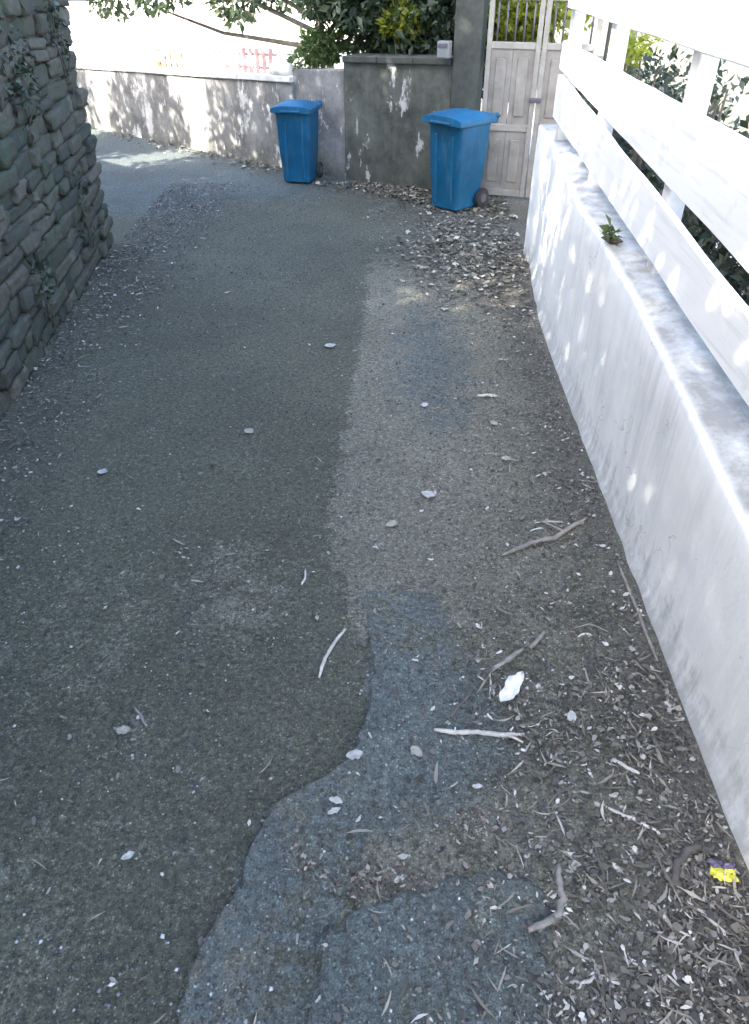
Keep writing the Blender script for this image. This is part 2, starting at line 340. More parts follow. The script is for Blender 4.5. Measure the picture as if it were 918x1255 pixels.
# ------------------------------------------------------------------ layout tables
WALL_X = [(-2.0, 1.045), (1.1, 1.061), (1.575, 1.067), (2.31, 1.083), (3.425, 1.113), (4.32, 1.135), (4.97, 1.165), (5.6, 1.225), (6.4, 1.33)]
WALL_Z = [(-2.0, 0.60), (1.1, 0.66), (1.6, 0.70), (2.2, 0.785), (2.75, 0.835), (3.3, 0.885), (5.2, 0.955), (6.4, 0.965)]
FAR1 = (Vector((-6.9, 14.40)), Vector((-0.90, 9.30)))     # low boundary wall on the bend
FAR2 = (Vector((-0.90, 9.30)), Vector((0.70, 8.38)))      # mossy wall up to the gate pier
LEFT_X = -2.30; LEFT_END = 6.72
def behind_far(x, y):
    for a, b_ in (FAR1, FAR2):
        d = (b_ - a).normalized(); n_ = Vector((-d.y, d.x))
        p = Vector((x, y)) - a
        if a.x <= x <= b_.x and p.dot(n_) > 0.12: return True
    return False

# ------------------------------------------------------------------ ground
def und(x, y):
    return 0.004 * noise.noise(Vector((x * 1.1, y * 1.1, 3.1))) + 0.002 * noise.noise(Vector((x * 5, y * 5, 9.0)))
S_ = 150
tag(pyd('terrain', [(-S_, -S_, -0.08), (S_, -S_, -0.08), (S_, S_, -0.08), (-S_, S_, -0.08)], [(0, 1, 2, 3)], 'terrain'), kind='structure')
xs = np.concatenate([np.arange(-10, -2.6, 0.25), np.arange(-2.6, 2.0, 0.05)]); ys = np.concatenate([np.arange(-4, 8.0, 0.05), np.arange(8.0, 16.01, 0.2)])
V = []; F = []
idx = {}
for j, y in enumerate(ys):
    for i, x in enumerate(xs):
        idx[i, j] = len(V); V.append((x, y, und(x, y) - 0.002))
for j in range(len(ys) - 1):
    for i in range(len(xs) - 1):
        xm, ym = xs[i], ys[j]
        if behind_far(xm, ym) : continue
        F.append((idx[i, j], idx[i + 1, j], idx[i + 1, j + 1], idx[i, j + 1]))
EDGE1 = [(-0.56, 0.3), (-0.483, 0.628), (-0.479, 0.729), (-0.443, 0.879), (-0.367, 1.017), (-0.351, 1.146), (-0.304, 1.262), (-0.174, 1.336), (-0.07, 1.433), (-0.03, 1.575), (-0.003, 1.758), (-0.02, 1.95), (-0.08, 2.3), (-0.1, 2.7)]
def ell(x, y, cx, cy, rx, ry): 
    q = ((x - cx) / rx) ** 2 + ((y - cy) / ry) ** 2
    return max(0.0, 1.0 - q)
def wear_sky(x, y, layer=0):
    e = interp(y, [(0.6, -0.42), (1.3, -0.25), (1.8, -0.10), (2.6, -0.20), (3.2, -0.18), (3.9, -0.13), (4.8, -0.08), (5.6, -0.05), (6.4, -0.1)])
    pale = max(0.0, min(1.0, (x - e) / 0.10 + 0.5)) * interp(y, [(0.8, 0.25), (2.0, 0.55), (2.6, 0.85), (4.2, 1.0), (5.6, 0.9), (6.4, 0.25)]) * (1 if x < 0.75 else max(0, 1 - (x - 0.75) / 0.4))
    pale = max(pale, 0.30 * ell(x, y, -0.8, 0.6, 1.2, 1.0), 0.3 * ell(x, y, -1.1, 1.9, 0.8, 0.7), 0.5 * ell(x, y, -0.55, 2.2, 0.3, 0.5))
    blue = max(1.1 * ell(x, y, 0.12, 1.55, 0.42, 0.48), 0.95 * ell(x, y, -0.33, 1.05, 0.14, 0.3), 0.9 * ell(x, y, 0.15, 0.75, 0.35, 0.3), 0.7 * ell(x, y, 0.35, 4.3, 0.35, 1.2))
    pale = max(pale, 0.75 * min(1.0, max(0.0, (y - 8.2 - 0.35 * (x + 2)) / 1.2)) * (1.0 if x < -1.0 else max(0, 1 - (x + 1.0) / 0.8)))  # far bend: skylight painted into the lane as a paler, bluer surface
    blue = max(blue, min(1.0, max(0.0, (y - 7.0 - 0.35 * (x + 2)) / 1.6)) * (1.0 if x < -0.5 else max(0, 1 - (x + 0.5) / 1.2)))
    wf = interp(y, WALL_X); brown = max(0.0, 1 - (wf - x) / interp(y, [(0.5, 0.7), (2, 0.45), (4, 0.4), (6, 0.6), (8, 0.9)])) * 0.95
    brown = max(brown, 0.8 * ell(x, y, 0.7, 6.6, 0.7, 1.0))
    if layer == 1:
        dd = x - interp(y, [(p[1], p[0]) for p in EDGE1]); pale = max(pale, 0.95 - 2.0 * dd) if y < 1.5 else pale; blue = max(blue, 0.55)
    elif y < 1.95 and x < interp(y, [(p[1], p[0]) for p in EDGE1]):
        dd = interp(y, [(p[1], p[0]) for p in EDGE1]) - x; k0 = max(0.0, 1 - dd / 0.35); pale *= (1 - k0); blue *= 0.1
    if layer == 2: pale, blue = 0.12, 0.75
    if layer == 0 and y < 1.35 and x > interp(y, [(p[1], p[0]) for p in EDGE1]): pale = max(pale, 0.62)
    return (pale, blue, brown, 1)
def paint(o, layer=0):
    me = o.data; ca_ = me.color_attributes.new('wear_sky', 'FLOAT_COLOR', 'POINT')
    buf = []
    for v in me.vertices: buf += wear_sky(v.co.x, v.co.y, layer)
    ca_.data.foreach_set('color', buf); return o
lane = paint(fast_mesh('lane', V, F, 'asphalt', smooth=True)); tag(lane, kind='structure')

def ragged(pts, step, amp, fr):
    out = []
    n_ = len(pts)
    for i in range(n_):
        a = Vector(pts[i]); b_ = Vector(pts[(i + 1) % n_]); L = (b_ - a).length; k = max(1, int(L / step))
        nn = Vector((-(b_ - a).y, (b_ - a).x)).normalized()
        for q in range(k):
            p = a.lerp(b_, q / k)
            o = amp * (noise.noise(Vector((p.x * fr, p.y * fr, 1.7))) + 0.6 * noise.noise(Vector((p.x * fr * 3.1, p.y * fr * 3.1, 4.7))))
            out.append(p + nn * o)
    return out
def overlay(name, pts, thick, material, step=0.02, amp=0.022, fr=9):
    ol = ragged(pts, step, amp, fr); n_ = len(ol)
    area = sum(ol[i].x * ol[(i + 1) % n_].y - ol[(i + 1) % n_].x * ol[i].y for i in range(n_))
    sg = 1 if area > 0 else -1
    nrm = []
    for i in range(n_):
        d = (ol[(i + 2) % n_] - ol[i - 2]).normalized(); nrm.append(Vector((d.y, -d.x)) * sg)
    rings = [(0.012, -0.006), (0.004, thick * 0.55), (-0.004, thick * 0.9), (-0.018, thick)]
    V = []; F = []
    for off, z in rings:
        for p, nn in zip(ol, nrm):
            zz = z + (0.003 * noise.noise(Vector((p.x * 14, p.y * 14, z * 50))) if z > 0 else 0)
            V.append((p.x + nn.x * off, p.y + nn.y * off, zz))
    for r_ in range(3):
        for i in range(n_):
            j = (i + 1) % n_; F.append((r_ * n_ + i, r_ * n_ + j, (r_ + 1) * n_ + j, (r_ + 1) * n_ + i))
    F.append(tuple(3 * n_ + i for i in range(n_)))
    bm = bmesh.new(); vs_ = [bm.verts.new(v) for v in V]
    for f in F: bm.faces.new([vs_[i] for i in f])
    bm.faces.ensure_lookup_table(); bmesh.ops.triangulate(bm, faces=[bm.faces[-1]])
    o = bmobj(name, bm, material); return tag(o, kind='structure')
def edge1(y):
    x = float(np.interp(y, [p[1] for p in EDGE1], [p[0] for p in EDGE1]))
    return x + 0.022 * noise.noise(Vector((y * 9, 1, 0))) + 0.016 * noise.noise(Vector((y * 27, 5, 0))) + 0.007 * noise.noise(Vector((y * 80, 7, 0)))
def layer_z(x, y):
    e = edge1(y); dd = x - e
    if dd < 0 or y > 2.2 or dd > 0.36: return -0.02
    t_ = 0.036 * max(0.0, min(1.0, (2.15 - y) / 0.5)) * (0.75 + 0.5 * noise.noise(Vector((y * 5, 3, 3))))
    crumb = min(1.0, dd / (0.006 + 0.010 * (0.5 + noise.noise(Vector((y * 14, 2, 2))))))
    return und(x, y) + t_ * max(0.0, 1 - dd / 0.34) ** 1.2 * crumb ** 0.5 - 0.0015
ylist = np.arange(-0.6, 2.21, 0.011); off = np.array([-0.006, 0.0, 0.003, 0.006, 0.010, 0.015, 0.022, 0.032, 0.045, 0.065, 0.09, 0.12, 0.16, 0.2, 0.25, 0.3, 0.35])
V = []; F = []
for y in ylist:
    e = edge1(y)
    for o_ in off:
        x = e + o_; zz = layer_z(x, y) if o_ > 0 else und(x, y) - 0.008
        V.append((x, y, zz + (0.004 * noise.noise(Vector((x * 45, y * 45, 1))) if 0 < o_ < 0.2 else 0) - (0.004 if o_ > 0.33 else 0)))
k_ = len(off)
for j in range(len(ylist) - 1):
    for i in range(k_ - 1): F.append((j * k_ + i, j * k_ + i + 1, (j + 1) * k_ + i + 1, (j + 1) * k_ + i))
tag(paint(fast_mesh('asphalt_layer', V, F, 'asphalt', smooth=True), 1), kind='structure')
EDGE2 = [(-0.135, -0.5), (-0.145, 0.783), (-0.141, 0.863), (-0.063, 0.945), (0.069, 0.988), (0.181, 1.006), (0.319, 1.04), (0.43, 1.028), (0.46, 0.92), (0.43, 0.783), (0.45, -0.5)]
paint(overlay('asphalt_repair', EDGE2, 0.02, 'asphalt', 0.012, 0.03, 11), 2)
def inside(poly, x, y):
    c_ = False; n_ = len(poly)
    for i in range(n_):
        x1, y1 = poly[i]; x2, y2 = poly[i - 1]
        if (y1 > y) != (y2 > y) and x < (x2 - x1) * (y - y1) / (y2 - y1) + x1: c_ = not c_
    return c_
def gz(x, y):
    if inside(EDGE2, x, y): return 0.02
    return max(und(x, y), layer_z(x, y))

# yard behind the boundary wall
tag(pyd('yard', [(-12, 14.5, -0.05), (-6.9, 14.5, -0.05), (-0.9, 9.25, -0.05), (0.8, 8.6, -0.05), (2.6, 8.4, -0.05), (2.6, 24, -0.05), (-12, 24, -0.05)], [(0, 1, 2, 3, 4, 5, 6)], 'yard'), kind='structure')
tag(pyd('garden_path', [(2.3, -4, -0.05), (9, -4, -0.05), (9, 8, -0.05), (2.3, 8, -0.05)], [(0, 1, 2, 3)], 'yard'), kind='structure')

# ------------------------------------------------------------------ white wall along the right
ww = empty('white_wall', (1.2, 3, 0), label='low white painted masonry wall with streaks running along the right of the lane', cat='wall')
ww.location = (0, 0, 0)
yy = np.arange(-2.0, 6.12, 0.06); prof = []
V = []; F = []
TH_ = 0.27
for y in yy:
    x0 = interp(y, WALL_X); zt = interp(y, WALL_Z) + 0.006 * noise.noise(Vector((1.3, y * 1.9, 0)))
    P = [(-0.022, -0.05), (-0.018, 0.01), (-0.006, 0.04), (0.0, 0.10)]
    for q in range(1, 9): P.append((0.0 + 0.012 * q / 8, 0.10 + (zt - 0.14) * q / 8))
    P += [(0.018, zt - 0.018), (0.032, zt - 0.005), (0.055, zt), (0.11, zt + 0.002), (0.17, zt + 0.002), (0.225, zt), (0.25, zt - 0.012), (TH_, zt - 0.04), (TH_, -0.05)]
    for px, pz in P:
        dn = 0.006 * noise.noise(Vector((px * 3, y * 2.4, pz * 2.4))) + 0.003 * noise.noise(Vector((px * 9, y * 11, pz * 11)))
        V.append((x0 + px + (dn if pz > 0.02 else 0.01 * noise.noise(Vector((0, y * 7, 0)))), y, pz + (dn * 0.6 if pz > 0.3 else 0)))
m_ = len(P)
for j in range(len(yy) - 1):
    for i in range(m_ - 1): F.append((j * m_ + i, j * m_ + i + 1, (j + 1) * m_ + i + 1, (j + 1) * m_ + i))
F4 = F
fast_mesh('wall_body', V, F4, 'white_masonry', ww, smooth=True)
bm = bmesh.new(); vs_ = bbox(bm, (1.262, 6.08, -0.05), (1.60, 6.40, 0.985), 0.025, seg=3)
bmesh.ops.subdivide_edges(bm, edges=[e for e in bm.edges if e.calc_length() > 0.25], cuts=6, use_grid_fill=True)
for v in bm.verts: v.co.x += 0.006 * noise.noise(v.co * 5); v.co.y += 0.006 * noise.noise(v.co * 5 + Vector((9, 0, 0)))
bmobj('end_pier', bm, 'white_masonry', ww, True)

# ------------------------------------------------------------------ white rail fence on that wall
fence = empty('rail_fence', label='white board rail fence with wide rails standing on the white wall', cat='fence')
def fx(y): return 1.150 + 0.0245 * y
def rail(zb, zt, y0, y1, th=0.032):
    ys_ = np.linspace(y0, y1, 26); V = []; F = []
    for y in ys_:
        b0 = interp(y, zb) + 0.004 * noise.noise(Vector((y * 3, 1, zb[0][1] * 9))); t0 = interp(y, zt) + 0.004 * noise.noise(Vector((y * 3, 5, zb[0][1] * 9)))
        wv = 0.005 * noise.noise(Vector((y * 1.3, 7, zb[0][1] * 5))); x = fx(y) + wv; e = 0.005
        for dx, z in ((-th / 2, b0 + e), (-th / 2, t0 - e), (-th / 2 + e, t0), (th / 2 - e, t0), (th / 2, t0 - e), (th / 2, b0 + e), (th / 2 - e, b0), (-th / 2 + e, b0)):
            V.append((x + dx, y, z))
    for j in range(len(ys_) - 1):
        for i in range(8): F.append((j * 8 + i, j * 8 + (i + 1) % 8, (j + 1) * 8 + (i + 1) % 8, (j + 1) * 8 + i))
    F.append(tuple(range(8))); F.append(tuple((len(ys_) - 1) * 8 + i for i in range(8)))
    return pyd('rail', V, F, 'white_board', fence)
POSTS = [0.62, 2.0, 3.38, 4.76, 5.93]
for a, b_ in ((0, 2), (2, 4)):
    y0 = POSTS[a] - (0.9 if a == 0 else -0.003); y1 = POSTS[b_] + (0.045 if b_ == 4 else -0.003)
    rail([(0, 1.746), (6, 1.746)], [(0, 2.03), (6, 2.03)], y0, y1)
    rail([(-1, 1.072), (5.95, 1.39)], [(0, 1.545), (2.6, 1.555), (5.8, 1.562)], y0, y1)
    rail([(-1, 0.727), (5.95, 1.093)], [(-1, 0.90), (5.95, 1.365)], y0, y1)
for y in POSTS:
    x = fx(y); z0 = interp(y, WALL_Z) - 0.03
    box('post', (x + 0.018, y - 0.045, z0), (x + 0.098, y + 0.045, 1.99), 'post_paint', fence, 0.008)

# ------------------------------------------------------------------ rubble stone wall on the left
sw = empty('stone_wall', label='dark rubble stone retaining wall with moss along the left of the lane', cat='wall')
bm = bmesh.new(); vs_ = bbox(bm, (-2.95, -3.5, -0.1), (-2.332, LEFT_END - 0.03, 1.88), 0.02)
bmobj('wall_core', bm, 'mortar', sw)
def stone_mesh(seed):
    rnd = random.Random(seed); bm = bmesh.new(); bmesh.ops.create_cube(bm, size=1.0)
    bmesh.ops.subdivide_edges(bm, edges=bm.edges[:], cuts=3, use_grid_fill=True)
    off = Vector((seed * 3.7, seed * 1.3, 0))
    for v in bm.verts:
        c_ = v.co.copy(); k = sum(1 for a in c_ if abs(a) > 0.45)
        f = {1: 1.0, 2: 0.985, 3: 0.955, 0: 1}[k]
        v.co = c_ * f + Vector((noise.noise(c_ * 1.7 + off), noise.noise(c_ * 1.7 + off + Vector((5, 0, 0))), noise.noise(c_ * 1.7 + off + Vector((0, 5, 0))))) * 0.10 + Vector((noise.noise(c_ * 4 + off), noise.noise(c_ * 4 - off), noise.noise(c_ * 4 + off * 2))) * 0.085
    me = bpy.data.meshes.new('stone'); bm.to_mesh(me); bm.free(); me.materials.append(MATS['rubble'])
    me.polygons.foreach_set('use_smooth', [True] * len(me.polygons)); return me
SM = [stone_mesh(s) for s in range(14)]
def stone(loc, sc, rot):
    o = bpy.data.objects.new('stone', random.choice(SM)); COL.objects.link(o); o.parent = sw
    o.location = loc; o.scale = sc; o.rotation_euler = rot
z = 0.0; nst = 0
while z < 1.84:
    h = random.uniform(0.08, 0.15); 
    if z + h > 1.80: h = max(0.07, 1.90 - z)
    y = LEFT_END - random.uniform(0.0, 0.012)
    while y > 3.75:
        wd = random.uniform(0.13, 0.46); hh = h * random.uniform(0.82, 1.12)
        tilt = random.gauss(0, 0.05)
        xb = LEFT_X - 0.04
        subs = [(0.0, hh)] if (wd > 0.2 and random.random() < 0.75) or h < 0.13 or nst > 235 else [(-hh * 0.26, hh * 0.47), (hh * 0.25, hh * 0.47)]
        for dz, sh in subs:
            stone((xb - 0.03 + random.uniform(-0.02, 0.02), y - wd / 2, z + h / 2 + dz + random.uniform(-0.008, 0.008)), (random.uniform(0.12, 0.155), wd * 0.99, sh * 0.99), (tilt, random.gauss(0, 0.04), random.gauss(0, 0.03)))
            nst += 1
        y -= wd + 0.008
    # quoins on the return face
    xq = LEFT_X - 0.16
    for q in range(2):
        wd = random.uniform(0.2, 0.3)
        stone((xq - wd / 2, LEFT_END - 0.03, z + h / 2), (wd, 0.14, h * 0.97), (0, random.gauss(0, 0.06), random.gauss(0, 0.05))); xq -= wd + 0.006; nst += 1
    z += h + 0.004
print('stones', nst)
WA = R(5.0)
def LW(x, y):
    dx, dy = x - LEFT_X, y - LEFT_END
    return LEFT_X + dx * math.cos(WA) - dy * math.sin(WA), LEFT_END + dx * math.sin(WA) + dy * math.cos(WA)
sw.rotation_euler = (0, 0, WA); lx, ly = LW(0, 0); sw.location = (lx, ly, 0)
# the wall goes on round the bend
d = Vector((-0.76, 0.65)).normalized(); nrm = Vector((d.y, -d.x))
p0 = Vector((-2.62, LEFT_END + 0.12)); L = 7.0
rw = pyd('stone_wall', [(p0.x, p0.y, -0.1), (p0.x + d.x * L, p0.y + d.y * L, -0.1), (p0.x + d.x * L - 0.4, p0.y + d.y * L - 0.4, -0.1), (p0.x - 0.4, p0.y - 0.4, -0.1),
                        (p0.x, p0.y, 1.55), (p0.x + d.x * L, p0.y + d.y * L, 1.5), (p0.x + d.x * L - 0.4, p0.y + d.y * L - 0.4, 1.5), (p0.x - 0.4, p0.y - 0.4, 1.55)],
         [(0, 1, 2, 3), (4, 5, 6, 7), (0, 1, 5, 4), (1, 2, 6, 5), (2, 3, 7, 6), (3, 0, 4, 7)], 'rubble')
tag(rw, 'rubble wall turning away round the bend behind the left stone wall', 'wall')

# ------------------------------------------------------------------ boundary walls at the bend
def straight_wall(name, a, b_, z0, z1, th, material, parent, nseg, bulge=0.008):
    d = (b_ - a); L = d.length; d = d / L; n_ = Vector((-d.y, d.x)); V = []; F = []
    rows = 7
    for j in range(nseg + 1):
        s = j / nseg; p = a + d * L * s; zt = z0 + (z1 - z0) * s
        col = [(0.0, -0.1 + (zt + 0.1) * i / rows) for i in range(rows + 1)] + [(th, zt), (th, -0.1)]
        for off, z in col:
            dn = bulge * noise.noise(Vector((p.x * 3, p.y * 3, z * 3 + off * 9)))
            V.append((p.x + n_.x * (off + dn), p.y + n_.y * (off + dn), z))
    k = rows + 3
    for j in range(nseg):
        for i in range(k - 1): F.append((j * k + i, j * k + i + 1, (j + 1) * k + i + 1, (j + 1) * k + i))
    F.append(tuple(range(k))); F.append(tuple(nseg * k + i for i in range(k)))
    return pyd(name, V, F, material, parent, False)
def coping(a, b_, z0, z1, th, over, h, material, parent, n=5):
    d = (b_ - a); L = d.length; d = d / L; n_ = Vector((-d.y, d.x)); ang = math.atan2(d.y, d.x)
    for i in range(n):
        s0, s1 = i / n, (i + 1) / n; za = z0 + (z1 - z0) * (s0 + s1) / 2; p = a + d * L * (s0 + s1) / 2 + n_ * th / 2
        M = Matrix.Translation((p.x, p.y, za + random.uniform(-0.003, 0.003))) @ Matrix.Rotation(ang, 4, 'Z') @ Matrix.Rotation(-math.atan2(z1 - z0, L), 4, 'Y')
        box('coping_slab', (-L / n / 2 + 0.003, -th / 2 - over, 0.002), (L / n / 2 - 0.003, th / 2 + over, h), material, parent, 0.008, M)
bw = empty('boundary_wall', label='low stained plaster wall with pale coping on the far side of the bend', cat='wall')
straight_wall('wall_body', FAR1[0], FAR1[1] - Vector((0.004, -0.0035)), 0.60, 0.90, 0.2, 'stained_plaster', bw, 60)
coping(FAR1[0], FAR1[1], 0.60, 0.90, 0.2, 0.03, 0.06, 'pale_coping', bw, 9)
mw = empty('mossy_wall', label='dark mossy plaster wall with coping between the two blue bins', cat='wall')
MID = FAR2[0].lerp(FAR2[1], 0.36)
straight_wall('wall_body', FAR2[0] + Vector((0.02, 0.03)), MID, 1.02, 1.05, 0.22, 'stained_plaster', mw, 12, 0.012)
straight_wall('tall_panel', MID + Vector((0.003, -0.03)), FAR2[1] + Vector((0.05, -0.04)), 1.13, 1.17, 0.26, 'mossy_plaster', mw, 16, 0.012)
coping(MID + Vector((0.003, -0.03)), FAR2[1] + Vector((0.05, -0.05)), 1.13, 1.17, 0.26, 0.035, 0.06, 'dark_pier', mw, 3)
# red picket railing on the boundary wall
pk = empty('picket_railing', label='red picket railing on top of the far stained wall', cat='railing')
d1 = (FAR1[1] - FAR1[0]); L1 = d1.length; d1.normalize(); n1_ = Vector((-d1.y, d1.x))
for i in range(20):
    s = L1 - 0.42 - 0.11 * i; p = FAR1[0] + d1 * s + n1_ * 0.1; zb = 0.60 + 0.30 * s / L1 + 0.062
    bm = bmesh.new(); bbox(bm, (p.x - 0.022, p.y - 0.012, zb), (p.x + 0.022, p.y + 0.012, zb + 0.24), 0.004)
    bmobj('picket', bm, 'red_paint', pk)
for hz_ in (0.05, 0.18):
    a = FAR1[0] + d1 * (L1 - 0.36) + n1_ * 0.13; b_ = FAR1[0] + d1 * (L1 - 2.6) + n1_ * 0.13
    za = 0.60 + 0.30 * (L1 - 0.36) / L1 + 0.062 + hz_; zb = 0.60 + 0.30 * (L1 - 2.6) / L1 + 0.062 + hz_
    tube('rail', [(a.x, a.y, za), (b_.x, b_.y, zb)], [0.015, 0.015], 'red_paint', pk, 6)

# ------------------------------------------------------------------ gate, pier, letter box
gp = empty('gate_pier', (0.88, 8.26, 0), R(-14), 'dark square masonry pier with cap left of the gate', 'pier')
bm = bmesh.new(); bbox(bm, (-0.135, -0.02, -0.1), (0.135, 0.27, 1.95), 0.015)
bmesh.ops.subdivide_edges(bm, edges=[e for e in bm.edges if e.calc_length() > 0.5], cuts=10)
for v in bm.verts: v.co += Vector((noise.noise(v.co * 7), noise.noise(v.co * 7 + Vector((4, 0, 0))), 0)) * 0.008
bmobj('shaft', bm, 'dark_pier', gp)
box('cap', (-0.17, -0.055, 1.952), (0.17, 0.305, 2.02), 'dark_pier', gp, 0.015)
lb = empty('letter_box', (0.66, 8.24, 1.235), R(-22), 'small pale grey letter box standing on the mossy wall beside the gate pier', 'letter box')
box('body', (-0.06, -0.05, 0.0), (0.06, 0.05, 0.14), 'letter_box', lb, 0.01)
box('flap', (-0.045, -0.056, 0.09), (0.045, -0.0505, 0.12), 'iron_bar', lb, 0.002)
gate = empty('gate', (1.055, 8.20, 0.03), R(-16), 'pale weathered double leaf metal gate with bars above solid panels', 'gate')
def gleaf(x0, x1):
    fw = 0.045
    box('stile', (x0, -0.025, 0), (x0 + fw, 0.025, 1.72), 'gate_frame', gate, 0.004)
    box('stile', (x1 - fw, -0.025, 0), (x1, 0.025, 1.72), 'gate_frame', gate, 0.004)
    for z0, z1 in ((0.0, 0.06), (0.60, 0.66), (1.29, 1.345), (1.665, 1.715)):
        box('cross_rail', (x0 + fw + 0.001, -0.02, z0), (x1 - fw - 0.001, 0.02, z1), 'gate_frame', gate, 0.004)
    for z0, z1 in ((0.061, 0.599), (0.661, 1.289)):
        n_ = 2; wd = (x1 - x0 - 2 * fw) / n_
        for i in range(n_):
            a = x0 + fw + wd * i
            bm = bmesh.new(); bbox(bm, (a + 0.002, -0.008, z0), (a + wd - 0.002, 0.004, z1), 0.0)
            bbox(bm, (a + 0.05, -0.018, z0 + 0.07), (a + wd - 0.05, -0.0075, z1 - 0.07), 0.008)
            bmobj('panel', bm, 'gate_sheet', gate)
    n_ = 5
    for i in range(n_):
        x = x0 + fw + (x1 - x0 - 2 * fw) * (i + 0.5) / n_
        tube('bar', [(x, 0, 1.34), (x, 0, 1.67)], [0.009, 0.009], 'iron_bar', gate, 6)
gleaf(0.0, 0.50); gleaf(0.512, 1.02)
box('latch', (0.45, -0.045, 0.86), (0.56, -0.026, 0.90), 'iron_bar', gate, 0.004)
gp2 = empty('gate_pier', (2.24, 7.98, 0), R(-14), 'grey gate pier half hidden behind the white rail fence', 'pier')
box('shaft', (-0.13, -0.02, -0.1), (0.13, 0.26, 1.9), 'dark_pier', gp2, 0.015); box('cap', (-0.165, -0.055, 1.902), (0.165, 0.295, 1.97), 'coping', gp2, 0.015)

# ------------------------------------------------------------------ wheelie bins
def rrect(w_, d_, r_, n=4):
    out = []
    for cx, cy, a0 in ((w_ / 2 - r_, d_ / 2 - r_, 0), (-w_ / 2 + r_, d_ / 2 - r_, 90), (-w_ / 2 + r_, -d_ / 2 + r_, 180), (w_ / 2 - r_, -d_ / 2 + r_, 270)):
        for k in range(n + 1):
            a = R(a0 + 90 * k / n); out.append((cx + r_ * math.cos(a), cy + r_ * math.sin(a)))
    return out
def loft(sections, cap0=True, cap1=True):
    V = []; F = []; n_ = len(sections[0][0])
    for ring, z, (ox, oy) in sections:
        for x, y in ring: V.append((x + ox, y + oy, z))
    for j in range(len(sections) - 1):
        for i in range(n_):
            k = (i + 1) % n_; F.append((j * n_ + i, j * n_ + k, (j + 1) * n_ + k, (j + 1) * n_ + i))
    if cap0: F.append(tuple(range(n_))[::-1])
    if cap1: F.append(tuple((len(sections) - 1) * n_ + i for i in range(n_)))
    return V, F
def shade_auto(o, ang=35):
    bm = bmesh.new(); bm.from_mesh(o.data)
    for e in bm.edges:
        if len(e.link_faces) == 2 and e.calc_face_angle(0) > R(ang): e.smooth = False
    for f in bm.faces: f.smooth = True
    bm.to_mesh(o.data); bm.free()
